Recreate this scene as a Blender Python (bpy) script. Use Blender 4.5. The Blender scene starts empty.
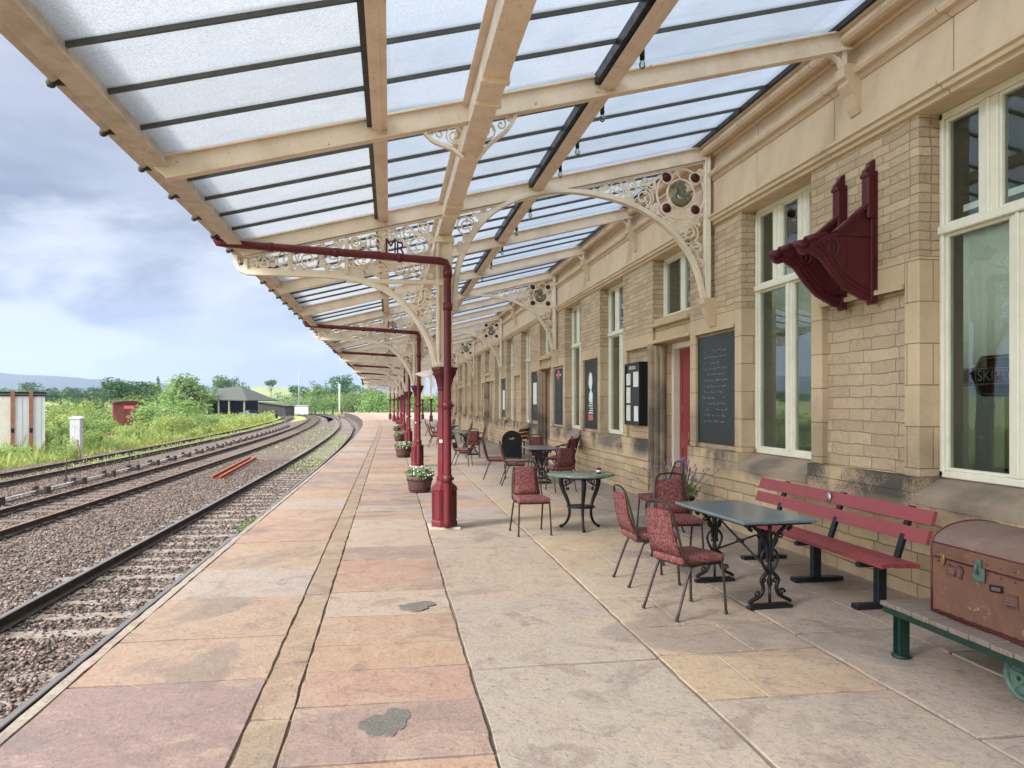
import bpy, bmesh, math, random
import numpy as np
from mathutils import Vector, Matrix, noise
random.seed(7); rng = np.random.default_rng(7)
PI = math.pi
scene = bpy.context.scene
COL = scene.collection

# ------------------------------------------------------------------ camera
F_PX = 760.0; EYE = 1.68
TH = math.atan((512 - 390) / F_PX)
cd = bpy.data.cameras.new("camera"); cam = bpy.data.objects.new("camera", cd); COL.objects.link(cam)
cam.location = (0, 0, EYE); cam.rotation_euler = (PI / 2, 0, -TH)
cd.sensor_width = 36; cd.lens = 36 * F_PX / 1024; cd.shift_y = 20 / 1024
cd.clip_start = 0.05; cd.clip_end = 20000
scene.camera = cam

def at(u, zc, x_only=False):
    """ground position (X, Y) of something seen in column u at depth zc"""
    xc = (u - 512) / F_PX * zc
    return (xc * math.cos(TH) + zc * math.sin(TH), zc * math.cos(TH) - xc * math.sin(TH))
def zat(v, zc):
    return EYE + (404 - v) / F_PX * zc

# ------------------------------------------------------------------ mesh builder
class MB:
    def __init__(s): s.v = []; s.f = []; s.smooth = []; s.uv = None
    def add(s, vs, fs, smooth=False):
        o = len(s.v); s.v.extend([tuple(p) for p in vs])
        s.f.extend([tuple(i + o for i in f) for f in fs]); s.smooth.extend([smooth] * len(fs)); return s
    def box(s, x0, x1, y0, y1, z0, z1, b=0.0):
        if x0 > x1: x0, x1 = x1, x0
        if y0 > y1: y0, y1 = y1, y0
        if z0 > z1: z0, z1 = z1, z0
        if b <= 0:
            vs = [(x, y, z) for x in (x0, x1) for y in (y0, y1) for z in (z0, z1)]
            return s.add(vs, [(0, 1, 3, 2), (4, 6, 7, 5), (0, 4, 5, 1), (2, 3, 7, 6), (0, 2, 6, 4), (1, 5, 7, 3)])
        b = min(b, (x1 - x0) * .45, (y1 - y0) * .45, (z1 - z0) * .45)
        bm = bmesh.new(); bmesh.ops.create_cube(bm, size=1)
        for q in bm.verts:
            q.co = Vector(((x0 + x1) / 2 + q.co.x * (x1 - x0), (y0 + y1) / 2 + q.co.y * (y1 - y0), (z0 + z1) / 2 + q.co.z * (z1 - z0)))
        bmesh.ops.bevel(bm, geom=bm.edges[:], offset=b, segments=1, affect='EDGES')
        s.add([q.co for q in bm.verts], [[q.index for q in f.verts] for f in bm.faces]) if not bm.verts.index_update() else 0
        bm.free(); return s
    def obox(s, c, ax, ay, az, hx, hy, hz):
        """oriented box: centre, three unit axes, half sizes"""
        c = Vector(c); ax = Vector(ax).normalized(); ay = Vector(ay).normalized(); az = Vector(az).normalized()
        vs = [c + ax * hx * i + ay * hy * j + az * hz * k for i in (-1, 1) for j in (-1, 1) for k in (-1, 1)]
        return s.add(vs, [(0, 1, 3, 2), (4, 6, 7, 5), (0, 4, 5, 1), (2, 3, 7, 6), (0, 2, 6, 4), (1, 5, 7, 3)])
    def bar(s, a, b, w, h, up=(0, 0, 1)):
        a = Vector(a); b = Vector(b); d = (b - a); L = d.length; d.normalize()
        side = d.cross(Vector(up)).normalized(); u2 = side.cross(d).normalized()
        return s.obox((a + b) / 2, d, side, u2, L / 2, w / 2, h / 2)
    def tube(s, pts, r, n=6, cap=True, closed=False, smooth=True):
        pts = [Vector(p) for p in pts]; N = len(pts)
        rr = r if isinstance(r, (list, tuple)) else [r] * N
        rings = []; prev = None
        for i, p in enumerate(pts):
            if closed: t = pts[(i + 1) % N] - pts[i - 1]
            else: t = pts[min(i + 1, N - 1)] - pts[max(i - 1, 0)]
            t.normalize()
            if prev is None:
                a = Vector((0, 1, 0)) if abs(t.y) < .9 else Vector((1, 0, 0))
                nrm = t.cross(a).normalized()
            else:
                nrm = (prev - t * prev.dot(t)).normalized()
            prev = nrm; bn = t.cross(nrm)
            rings.append([p + (nrm * math.cos(2 * PI * (k + .5) / n) + bn * math.sin(2 * PI * (k + .5) / n)) * rr[i] for k in range(n)])
        vs = [q for rg in rings for q in rg]; fs = []
        for i in range(N if closed else N - 1):
            j = (i + 1) % N
            for k in range(n):
                fs.append((i * n + k, i * n + (k + 1) % n, j * n + (k + 1) % n, j * n + k))
        s.add(vs, fs, smooth and n > 4)
        if cap and not closed:
            o = len(s.v) - len(vs)
            s.f.append(tuple(o + k for k in range(n))[::-1]); s.smooth.append(False)
            s.f.append(tuple(o + (N - 1) * n + k for k in range(n))); s.smooth.append(False)
        return s
    def prism(s, prof, axis, a, b, smooth=False):
        """closed 2-D profile extruded from a to b along 'x','y' or 'z' (profile = the other two coords in order)"""
        def P(p, t):
            return {'x': (t, p[0], p[1]), 'y': (p[0], t, p[1]), 'z': (p[0], p[1], t)}[axis]
        n = len(prof); vs = [P(p, a) for p in prof] + [P(p, b) for p in prof]
        fs = [(i, (i + 1) % n, n + (i + 1) % n, n + i) for i in range(n)]
        s.add(vs, fs, smooth)
        o = len(s.v) - 2 * n
        s.f.append(tuple(o + i for i in range(n))[::-1]); s.smooth.append(False)
        s.f.append(tuple(o + n + i for i in range(n))); s.smooth.append(False)
        return s
    def lathe(s, prof, c=(0, 0, 0), n=16, smooth=True, rot=0):
        vs = []; m = len(prof)
        for (r, z) in prof:
            for k in range(n):
                a = 2 * PI * k / n + rot
                vs.append((c[0] + r * math.cos(a), c[1] + r * math.sin(a), c[2] + z))
        fs = [(i * n + k, i * n + (k + 1) % n, (i + 1) * n + (k + 1) % n, (i + 1) * n + k) for i in range(m - 1) for k in range(n)]
        s.add(vs, fs, smooth); o = len(s.v) - len(vs)
        if prof[0][0] > 0.001: s.f.append(tuple(o + k for k in range(n))[::-1]); s.smooth.append(False)
        if prof[-1][0] > 0.001: s.f.append(tuple(o + (m - 1) * n + k for k in range(n))); s.smooth.append(False)
        return s
    def build(s, name, mat, parent=None, fix=True):
        me = bpy.data.meshes.new(name); me.from_pydata(s.v, [], s.f)
        for p, sm in zip(me.polygons, s.smooth): p.use_smooth = sm
        if fix and len(s.f) < 60000:
            bm = bmesh.new(); bm.from_mesh(me); bmesh.ops.recalc_face_normals(bm, faces=bm.faces); bm.to_mesh(me); bm.free()
        me.update()
        o = bpy.data.objects.new(name, me); COL.objects.link(o)
        if mat: me.materials.append(mat)
        if parent: o.parent = parent
        return o

def thing(name, label, cat, loc=(0, 0, 0), rz=0, group=None):
    o = bpy.data.objects.new(name, None); COL.objects.link(o); o.empty_display_size = .1
    o.location = loc; o.rotation_euler = (0, 0, rz); o['label'] = label; o['category'] = cat
    if group: o['group'] = group
    return o
def tag(o, label, cat, group=None, kind=None):
    o['label'] = label; o['category'] = cat
    if group: o['group'] = group
    if kind: o['kind'] = kind
    return o
def struct(o): o['kind'] = 'structure'; return o
def copy_tree(o, loc=None, rz=None, label=None, parent=None):
    c = o.copy(); COL.objects.link(c); c.parent = parent
    if loc is not None: c.location = loc
    if rz is not None: c.rotation_euler = (0, 0, rz)
    if label: c['label'] = label
    for ch in [q for q in bpy.data.objects if q.parent == o]: copy_tree(ch, parent=c)
    return c

def text_mesh(txt, size, mat, name, parent, loc, rot, extrude=.002, align='CENTER', xs=1.0):
    cu = bpy.data.curves.new(name, 'FONT'); cu.body = txt; cu.size = size; cu.extrude = extrude; cu.align_x = align; cu.align_y = 'CENTER'
    t = bpy.data.objects.new(name, cu); COL.objects.link(t)
    dg = bpy.context.evaluated_depsgraph_get(); me = bpy.data.meshes.new_from_object(t.evaluated_get(dg))
    bpy.data.objects.remove(t); bpy.data.curves.remove(cu)
    o = bpy.data.objects.new(name, me); COL.objects.link(o); me.materials.clear(); me.materials.append(mat)
    o.location = loc; o.rotation_euler = rot; o.scale = (xs, 1, 1)
    if parent: o.parent = parent
    return o

# ------------------------------------------------------------------ materials
class NT:
    def __init__(s, name):
        s.m = bpy.data.materials.new(name); s.m.use_nodes = True; s.t = s.m.node_tree; s.n = s.t.nodes; s.l = s.t.links
        s.b = s.n['Principled BSDF']; s.out = s.n['Material Output']
    def new(s, ty, **kw):
        n = s.n.new(ty)
        for k, v in kw.items(): setattr(n, k, v)
        return n
    def link(s, a, b): s.l.new(a, b)
    def setin(s, node, **kw):
        for k, v in kw.items():
            k = k.replace('_', ' ')
            if hasattr(v, 'is_output') : s.l.new(v, node.inputs[k])
            else: node.inputs[k].default_value = v
        return node
    def coord(s, kind='Object'):
        return s.new('ShaderNodeTexCoord').outputs[kind]
    def geo(s): return s.new('ShaderNodeNewGeometry').outputs['Position']
    def noise(s, vec, scale, detail=4, rough=.55, dist=0):
        n = s.new('ShaderNodeTexNoise'); s.link(vec, n.inputs['Vector'])
        n.inputs['Scale'].default_value = scale; n.inputs['Detail'].default_value = detail
        n.inputs['Roughness'].default_value = rough; n.inputs['Distortion'].default_value = dist
        return n.outputs['Fac']
    def ramp(s, fac, stops):
        r = s.new('ShaderNodeValToRGB'); s.link(fac, r.inputs['Fac']); e = r.color_ramp.elements
        while len(e) < len(stops): e.new(.5)
        for q, (p, c) in zip(e, stops):
            q.position = p; q.color = (*c, 1) if len(c) == 3 else c
        return r.outputs['Color']
    def mix(s, fac, a, b, mode='MIX'):
        m = s.new('ShaderNodeMix', data_type='RGBA', blend_type=mode)
        for i, v in ((0, fac), (6, a), (7, b)):
            if hasattr(v, 'is_output'): s.link(v, m.inputs[i])
            elif i == 0: m.inputs[0].default_value = v
            else: m.inputs[i].default_value = (*v, 1) if len(v) == 3 else v
        return m.outputs[2]
    def math(s, op, a, b=0.0, clamp=False):
        m = s.new('ShaderNodeMath', operation=op); m.use_clamp = clamp
        for i, v in ((0, a), (1, b)):
            if hasattr(v, 'is_output'): s.link(v, m.inputs[i])
            else: m.inputs[i].default_value = v
        return m.outputs[0]
    def mapr(s, v, a, b, c=0, d=1):
        m = s.new('ShaderNodeMapRange'); s.link(v, m.inputs[0])
        for i, q in enumerate((a, b, c, d)): m.inputs[i + 1].default_value = q
        return m.outputs[0]
    def bump(s, h, strength=.3, dist=.01, nrm=None):
        b = s.new('ShaderNodeBump'); s.link(h, b.inputs['Height']); b.inputs['Strength'].default_value = strength
        b.inputs['Distance'].default_value = dist
        if nrm: s.link(nrm, b.inputs['Normal'])
        return b.outputs['Normal']
    def done(s, col=None, rough=None, nrm=None, metal=0, spec=.5):
        if col is not None:
            if hasattr(col, 'is_output'): s.link(col, s.b.inputs['Base Color'])
            else: s.b.inputs['Base Color'].default_value = (*col, 1)
        if rough is not None:
            if hasattr(rough, 'is_output'): s.link(rough, s.b.inputs['Roughness'])
            else: s.b.inputs['Roughness'].default_value = rough
        if nrm: s.link(nrm, s.b.inputs['Normal'])
        s.b.inputs['Metallic'].default_value = metal
        s.b.inputs['Specular IOR Level'].default_value = spec
        return s.m

def painted(name, col, dirt, rough=.45, sc=6, amt=.5, rust=None):
    sp = .5 if max(col) > .15 else .28
    t = NT(name); p = t.geo()
    n1 = t.noise(p, sc, 5, .6); n2 = t.noise(p, sc * 9, 3, .6)
    c = t.mix(t.mapr(n1, .42, .72, 0, amt), col, dirt)
    c = t.mix(t.mapr(n2, .55, .75, 0, amt * .6), c, dirt)
    if rust:
        n3 = t.noise(p, 14, 6, .75)
        n4 = t.noise(p, 45, 4, .7)
        c = t.mix(t.mapr(n3, .63, .68), c, rust); c = t.mix(t.mapr(n4, .68, .72, 0, .8), c, rust)
    return t.done(c, t.mapr(n1, .3, .7, rough - .1, rough + .15), t.bump(n2, .2, .004), spec=sp)

M = {}
M['cream'] = painted('cream_paint', (.76, .635, .485), (.50, .375, .25), .42, 3, .5, (.20, .11, .06))
M['cream_light'] = painted('pale_cream_paint', (.78, .68, .54), (.55, .44, .31), .45, 4, .45)
M['cream_dirty'] = painted('weathered_cream_paint', (.62, .54, .44), (.34, .26, .19), .6, 5, .6, (.12, .07, .045))
M['maroon'] = painted('maroon_paint', (.125, .016, .022), (.075, .017, .02), .33, 5, .5)
M['maroon_dark'] = painted('dark_maroon_paint', (.085, .012, .016), (.05, .012, .014), .35, 5, .5)
M['bench_red'] = painted('faded_red_paint', (.255, .042, .05), (.20, .06, .06), .5, 7, .5)
M['black_iron'] = painted('black_iron', (.007, .007, .008), (.018, .016, .014), .38, 8, .5)
M['navy_steel'] = painted('dark_navy_steel', (.007, .010, .015), (.015, .018, .022), .35, 8, .5)
M['glaz_bar'] = painted('dark_glazing_bar', (.07, .075, .07), (.12, .12, .11), .5, 8, .6)
M['frame_white'] = painted('cream_white_joinery', (.74, .71, .58), (.55, .50, .38), .4, 5, .35)
M['green_iron'] = painted('green_iron', (.005, .024, .018), (.012, .03, .022), .4, 8, .5)
M['green_wheel'] = painted('pale_green_iron', (.07, .12, .095), (.04, .065, .055), .55, 20, .6)
M['white_paint'] = painted('white_paint', (.78, .78, .76), (.55, .53, .5), .45, 3, .4)
M['grey_metal'] = painted('grey_metal', (.42, .43, .45), (.25, .25, .25), .5, 3, .4)
M['rust'] = painted('rusty_steel', (.30, .075, .035), (.16, .045, .025), .8, 5, .6)
M['rust_post'] = painted('orange_rust_post', (.26, .11, .065), (.16, .07, .045), .8, 5, .6)
M['green_dirty'] = painted('algae_green_paint', (.16, .19, .12), (.10, .12, .07), .6, 3, .6)

def plain(name, col, rough=.5, metal=0, spec=.5):
    t = NT(name); p = t.geo(); n = t.noise(p, 12, 3)
    return t.done(t.mix(t.mapr(n, .35, .7, 0, .35), col, tuple(q * .7 for q in col)), rough, None, metal, spec)
M['board_black'] = plain('black_board', (.008, .009, .009), .35, 0, .3)
M['paper'] = plain('white_paper', (.75, .75, .72), .6)
M['pink'] = plain('red_print', (.6, .12, .12), .6)
M['text_white'] = plain('white_lettering', (.8, .8, .78), .5)
M['door_red'] = plain('crimson_door', (.26, .028, .035), .3)
M['sage'] = plain('sage_plaster', (.20, .225, .19), .8)
M['dark_inside'] = plain('dim_interior', (.14, .17, .14), .8)
M['inside_floor'] = plain('interior_floor', (.10, .07, .05), .5)
M['rubber'] = plain('dark_rubber', (.02, .02, .02), .7)
M['wyvern'] = painted('verdigris_bronze', (.16, .165, .10), (.06, .065, .05), .55, 20, .8)
M['rosette'] = plain('dark_red_rosette', (.14, .02, .015), .4)
M['brass'] = plain('brass', (.45, .3, .1), .35, 1)
M['plaque'] = plain('metal_plaque', (.4, .4, .38), .4, .8)
M['slate_roof'] = plain('dark_sheet_roof', (.05, .056, .046), .7)
M['barn_dark'] = plain('dark_timber', (.05, .045, .04), .85)
M['barn_wall'] = plain('barn_boards', (.2, .17, .13), .85)
M['blue'] = plain('blue_bodywork', (.03, .07, .25), .4)
M['wagon'] = painted('wagon_red', (.17, .035, .025), (.09, .03, .025), .7, 2, .6)
M['terracotta'] = plain('terracotta', (.35, .13, .07), .8)

GT = (.345, .365, .385)
def roof_glass(GT=GT, name='obscured_roof_glass', grain=.55, clear=.6):
    t = NT(name); p = t.geo()
    n1 = t.noise(p, 75, 2, .7); n2 = t.noise(p, 2.2, 5, .6); n3 = t.noise(p, 26, 3, .8)
    n5 = t.noise(p, .8, 5, .6, .5)
    c = t.mix(t.mapr(n1, .40, .62, 0, grain), GT, tuple(q * .55 for q in GT))
    c = t.mix(t.mapr(n2, .45, .75, 0, .35), c, tuple(q * .6 for q in GT))
    c = t.mix(t.mapr(n5, .5, .7, 0, .3), c, (GT[0] * .62, GT[1] * .74, GT[2] * .92))
    c = t.mix(t.mapr(n3, .69, .73), c, (.12, .12, .11))
    sp = t.new('ShaderNodeSeparateXYZ'); t.link(p, sp.inputs[0])
    u = t.math('DIVIDE', t.math('SUBTRACT', sp.outputs[1], .06), 3.437 / 5); fl = t.math('FLOOR', u); fr_ = t.math('SUBTRACT', u, fl)
    wn = t.new('ShaderNodeTexWhiteNoise', noise_dimensions='2D'); cb = t.new('ShaderNodeCombineXYZ'); t.link(fl, cb.inputs[0]); t.link(t.math('FLOOR', t.math('MULTIPLY', sp.outputs[0], .49)), cb.inputs[1]); t.link(cb.outputs[0], wn.inputs['Vector'])
    c = t.mix(t.mapr(wn.outputs['Value'], 0, 1, 0, .30), c, tuple(q * .55 for q in GT))
    mp = t.new('ShaderNodeMapping'); t.link(p, mp.inputs[0]); mp.inputs['Scale'].default_value = (.6, 9, 1)
    ns = t.noise(mp.outputs[0], 1.5, 5, .65)
    edge = t.math('ADD', t.mapr(fr_, .16, .0, 0, 1), t.mapr(fr_, .88, 1, 0, 1))
    c = t.mix(t.math('MULTIPLY', t.math('MULTIPLY', edge, t.mapr(ns, .35, .6)), .65), c, (GT[0] * .36, GT[1] * .38, GT[2] * .32))
    c = t.mix(t.mapr(ns, .56, .74, 0, .4), c, tuple(q * .6 for q in GT))
    tr = t.new('ShaderNodeBsdfTranslucent'); t.link(c, tr.inputs['Color'])
    tp = t.new('ShaderNodeBsdfTransparent'); t.link(c, tp.inputs['Color'])
    gl = t.new('ShaderNodeBsdfGlossy'); gl.inputs['Roughness'].default_value = .25
    nb = t.bump(n1, .4, .004); t.link(nb, gl.inputs['Normal']); t.link(nb, tr.inputs['Normal'])
    m1 = t.new('ShaderNodeMixShader'); m1.inputs[0].default_value = clear
    t.link(tp.outputs[0], m1.inputs[1]); t.link(tr.outputs[0], m1.inputs[2])
    m2 = t.new('ShaderNodeMixShader'); m2.inputs[0].default_value = .05
    t.link(m1.outputs[0], m2.inputs[1]); t.link(gl.outputs[0], m2.inputs[2])
    t.link(m2.outputs[0], t.out.inputs['Surface']); return t.m
M['roof_glass'] = roof_glass()
M['roof_glass_sky_tint'] = roof_glass((.30, .345, .405), 'sky_tinted_roof_glass', .2, .45)  # sky reflection put into the upper tier as a bluish tint
M['roof_glass_pale'] = roof_glass((.33, .37, .42), 'pale_roof_glass', .35, .5)  # weaker painted sky tint for the middle tier

def win_glass():
    t = NT('window_glass'); p = t.geo()
    n1 = t.noise(p, 1.6, 2, .5)
    tp = t.new('ShaderNodeBsdfTransparent'); tp.inputs['Color'].default_value = (.76, .83, .79, 1)
    gl = t.new('ShaderNodeBsdfGlossy'); gl.inputs['Roughness'].default_value = .012; gl.inputs['Color'].default_value = (.9, .96, .94, 1)
    t.link(t.bump(n1, .05, .02), gl.inputs['Normal'])
    fr = t.new('ShaderNodeFresnel'); fr.inputs['IOR'].default_value = 1.55
    f = t.math('MULTIPLY', fr.outputs[0], 1.8, True)
    m1 = t.new('ShaderNodeMixShader'); t.link(f, m1.inputs[0]); t.link(tp.outputs[0], m1.inputs[1]); t.link(gl.outputs[0], m1.inputs[2])
    t.link(m1.outputs[0], t.out.inputs['Surface']); return t.m
M['win_glass'] = win_glass()

def wallvec(t):
    """coordinates (x+y, z) so courses run round corners"""
    s = t.new('ShaderNodeSeparateXYZ'); t.link(t.geo(), s.inputs[0])
    c = t.new('ShaderNodeCombineXYZ'); t.link(t.math('ADD', s.outputs[0], s.outputs[1]), c.inputs[0]); t.link(s.outputs[2], c.inputs[1])
    return c.outputs[0], s
def stone(name, c1, c2, mortar, bw, rh, ms, warp=.02, rockbump=.5, soot=0, sootz=None, grime=.4, squash=1.0, rockscale=9):
    t = NT(name); v, sep = wallvec(t); p = t.geo()
    wn = t.new('ShaderNodeTexNoise'); t.link(p, wn.inputs['Vector']); wn.inputs['Scale'].default_value = 3.2; wn.inputs['Detail'].default_value = 2
    sc = t.new('ShaderNodeVectorMath', operation='SCALE'); sc.inputs[3].default_value = warp
    t.link(wn.outputs['Color'], sc.inputs[0])
    ad = t.new('ShaderNodeVectorMath', operation='ADD'); t.link(v, ad.inputs[0]); t.link(sc.outputs[0], ad.inputs[1])
    b = t.new('ShaderNodeTexBrick'); t.link(ad.outputs[0], b.inputs['Vector'])
    b.inputs['Scale'].default_value = 1; b.inputs['Brick Width'].default_value = bw; b.inputs['Row Height'].default_value = rh
    b.inputs['Mortar Size'].default_value = ms; b.inputs['Mortar Smooth'].default_value = .4; b.inputs['Bias'].default_value = 0
    b.inputs['Color1'].default_value = (*c1, 1); b.inputs['Color2'].default_value = (*c2, 1); b.inputs['Mortar'].default_value = (*mortar, 1)
    b.squash = squash; b.squash_frequency = 2; b.offset = .43
    n1 = t.noise(p, 1.7, 5, .6); n2 = t.noise(p, rockscale, 6, .68); n3 = t.noise(p, 60, 3, .6)
    c = t.mix(t.mapr(n1, .4, .75, 0, grime), b.outputs['Color'], tuple(q * w for q, w in zip(c1, (.62, .58, .52))))
    c = t.mix(t.mapr(n2, .5, .75, 0, .35), c, tuple(q * w for q, w in zip(c1, (.66, .6, .55))))
    c = t.mix(t.mapr(n3, .4, .7, 0, .18), c, (.62, .5, .34))
    if soot:
        n4 = t.noise(p, 1.15, 3, .55, .2); n4 = t.math('ADD', n4, t.math('MULTIPLY', t.math('SUBTRACT', n3, .5), .35))
        msk = t.mapr(n4, .42, .62)
        if sootz:
            za = t.mapr(sep.outputs[2], sootz[0], sootz[1]); zb = t.mapr(sep.outputs[2], sootz[3], sootz[2])
            msk = t.math('MULTIPLY', t.math('MULTIPLY', za, zb), msk)
        c = t.mix(t.math('MULTIPLY', msk, soot), c, (.035, .035, .038))
    h = t.math('ADD', t.math('MULTIPLY', t.math('SUBTRACT', 1.0, b.outputs['Fac']), 1.0), t.math('MULTIPLY', n2, rockbump))
    h = t.math('ADD', h, t.math('MULTIPLY', n3, .12))
    return t.done(c, .85, t.bump(h, .85, .014), spec=.25)
M['ashlar'] = stone('ashlar_stone', (.60, .45, .295), (.52, .39, .25), (.22, .16, .10), 1.35, .37, .005, .004, .18, .4, (.2, .9, 1.4, 2.0), .3)
M['frieze_stone'] = stone('smooth_frieze_stone', (.66, .51, .345), (.60, .46, .30), (.28, .2, .12), 1.7, 4.0, .006, .002, .12, 0, None, .3)
M['rock'] = stone('rock_faced_stone', (.62, .465, .31), (.44, .325, .21), (.27, .20, .135), .27, .083, .0055, .05, 3.2, 0, None, .35, 1.4)  # mortar darkened to paint shadow lines between the stones
M['plinth_stone'] = stone('plinth_rubble', (.58, .43, .26), (.42, .31, .19), (.20, .15, .095), .46, .135, .008, .045, 2.6, .2, (-.3, 0, .3, .6), .45, 1.3)
M['band_stone'] = stone('stained_band_stone', (.58, .43, .27), (.50, .37, .23), (.24, .17, .10), .9, .9, .005, .004, .25, .9, (.62, .84, 1.1, 1.4), .4)
M['panel_stone'] = stone('blocked_panel_stone', (.56, .42, .28), (.43, .32, .215), (.27, .20, .135), .36, .118, .0055, .05, 3.2, 0, None, .4, 1.5)
M['sill_stone'] = stone('worn_sill_stone', (.34, .27, .20), (.32, .25, .19), (.2, .15, .1), 3.0, 3.0, .004, .004, .5, .55, (.6, .8, .98, 1.06), .5)
M['stained_shaft'] = stone('soot_stained_stone', (.34, .27, .18), (.30, .23, .15), (.2, .15, .1), 2.0, .4, .005, .004, .4, .7, (.3, .6, 1.9, 2.3), .6)

def paving_mat():
    t = NT('york_stone_paving'); p = t.geo()
    a = t.new('ShaderNodeAttribute', attribute_name='slab'); col = a.outputs['Color']
    n1 = t.noise(p, 1.1, 6, .62, .4); n2 = t.noise(p, 4.5, 6, .7, .3); n3 = t.noise(p, 45, 4, .7); n4 = t.noise(p, .6, 4, .6, 1.0)
    n5 = t.noise(p, 2.2, 7, .68, 1.2); n6 = t.noise(p, 11, 5, .7, .6); n7 = t.noise(p, .35, 3, .5)
    n8 = t.noise(p, 27, 6, .75, .4)
    c = t.mix(t.mapr(n1, .46, .66, 0, .3), col, (.36, .275, .215))
    c = t.mix(t.mapr(n5, .53, .58, 0, .45), c, (.47, .385, .295))
    c = t.mix(t.mapr(n5, .38, .45, .5, 0), c, (.24, .185, .165))
    c = t.mix(t.mapr(n2, .53, .66, 0, .38), c, (.25, .205, .18))
    c = t.mix(t.mapr(n2, .32, .42, .4, 0), c, (.44, .355, .28))
    c = t.mix(t.mapr(n8, .54, .63, 0, .6), c, (.18, .145, .13))
    c = t.mix(t.mapr(n8, .34, .44, .35, 0), c, (.48, .40, .32))
    c = t.mix(t.mapr(n4, .57, .63, 0, .5), c, (.20, .18, .17))
    c = t.mix(t.mapr(n6, .62, .68, 0, .5), c, (.50, .43, .36))
    c = t.mix(t.mapr(n6, .30, .38, .5, 0), c, (.19, .155, .13))
    c = t.mix(t.mapr(n3, .58, .72, 0, .3), c, (.50, .43, .36))
    c = t.mix(t.mapr(n3, .30, .42, .35, 0), c, (.17, .14, .12))
    c = t.mix(1.0, c, (.70, .66, .635), 'MULTIPLY')
    h = t.math('ADD', t.math('MULTIPLY', n2, .8), t.math('MULTIPLY', n3, .3))
    h = t.math('ADD', h, t.math('MULTIPLY', n6, .5))
    v = t.new('ShaderNodeTexVoronoi', feature='DISTANCE_TO_EDGE'); t.link(p, v.inputs['Vector']); v.inputs['Scale'].default_value = .9
    return t.done(c, t.mapr(n2, .3, .7, .62, .85), t.bump(h, .9, .014), spec=.3)
M['paving'] = paving_mat()
def simple_ground(name, c1, c2, s, bump, bd=.01, c3=None, rough=.9):
    t = NT(name); p = t.geo(); n1 = t.noise(p, s, 6, .65); n2 = t.noise(p, s * 8, 4, .7)
    c = t.mix(t.mapr(n1, .35, .65), c1, c2)
    c = t.mix(t.mapr(n2, .5, .7, 0, .5), c, c3 or tuple(q * .5 for q in c1))
    return t.done(c, rough, t.bump(n2, bump, bd), spec=.2)
M['joint'] = simple_ground('sandy_mortar', (.19, .15, .115), (.12, .095, .075), 1.5, .6, .02)
M['strip_mortar'] = simple_ground('mortar_strip', (.40, .32, .235), (.33, .26, .19), 2.5, .5, .015, (.2, .15, .11))
M['cement_patch'] = simple_ground('grey_cement_patch', (.15, .14, .125), (.20, .18, .16), 9, 1.0, .02, (.08, .075, .07))
M['kerb'] = simple_ground('pale_platform_edge', (.50, .46, .40), (.36, .31, .25), 4, .6, .012, (.22, .19, .16))
M['brick_side'] = simple_ground('sooty_platform_wall', (.10, .08, .07), (.06, .05, .045), 3, .6)

def ballast_mat():
    t = NT('ballast'); p = t.geo()
    v = t.new('ShaderNodeTexVoronoi'); t.link(p, v.inputs['Vector']); v.inputs['Scale'].default_value = 25; v.inputs['Randomness'].default_value = 1
    n1 = t.noise(p, .45, 4, .6); n2 = t.noise(p, 40, 3, .7)
    sx = t.new('ShaderNodeSeparateColor'); t.link(v.outputs['Color'], sx.inputs[0])
    pal = t.ramp(sx.outputs[0], [(0, (.055, .045, .04)), (.35, (.12, .098, .086)), (.6, (.19, .145, .125)), (.85, (.29, .22, .19)), (1, (.38, .32, .29))])
    c = t.mix(t.mapr(n1, .45, .65, 0, .35), pal, (.31, .20, .155))
    s = t.new('ShaderNodeSeparateXYZ'); t.link(p, s.inputs[0])
    c = t.mix(t.mapr(v.outputs['Distance'], .35, .75, 0, .8), c, (.035, .03, .027))
    h = t.math('SUBTRACT', t.math('MULTIPLY', n2, .15), v.outputs['Distance'])
    return t.done(c, .9, t.bump(h, 1.0, .04), spec=.2)
M['ballast'] = ballast_mat()
def stone_bits():
    t = NT('ballast_stones'); a = t.new('ShaderNodeAttribute', attribute_name='slab'); n = t.noise(t.geo(), 60, 3)
    c = t.mix(t.mapr(n, .4, .7, 0, .5), a.outputs['Color'], (.08, .07, .06))
    return t.done(c, .9, None, spec=.2)
M['bits'] = stone_bits()
M['rail_side'] = painted('rail_web', (.045, .032, .026), (.025, .02, .018), .75, 6, .6)
M['rail_top'] = NT('polished_rail_head').done((.17, .155, .15), .42, None, .5)
M['rail_rusty'] = painted('rusty_rail_head', (.17, .10, .075), (.09, .05, .04), .6, 6, .6)
M['sleeper'] = painted('weathered_sleeper', (.235, .20, .17), (.11, .09, .075), .85, 7, 1.0)
M['sleeper_yellow'] = painted('yellow_marked_sleeper', (.50, .34, .14), (.32, .26, .2), .85, 8, .5)
M['sleeper_dark'] = painted('dark_sleeper', (.13, .105, .085), (.06, .05, .045), .85, 8, .6)

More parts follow.
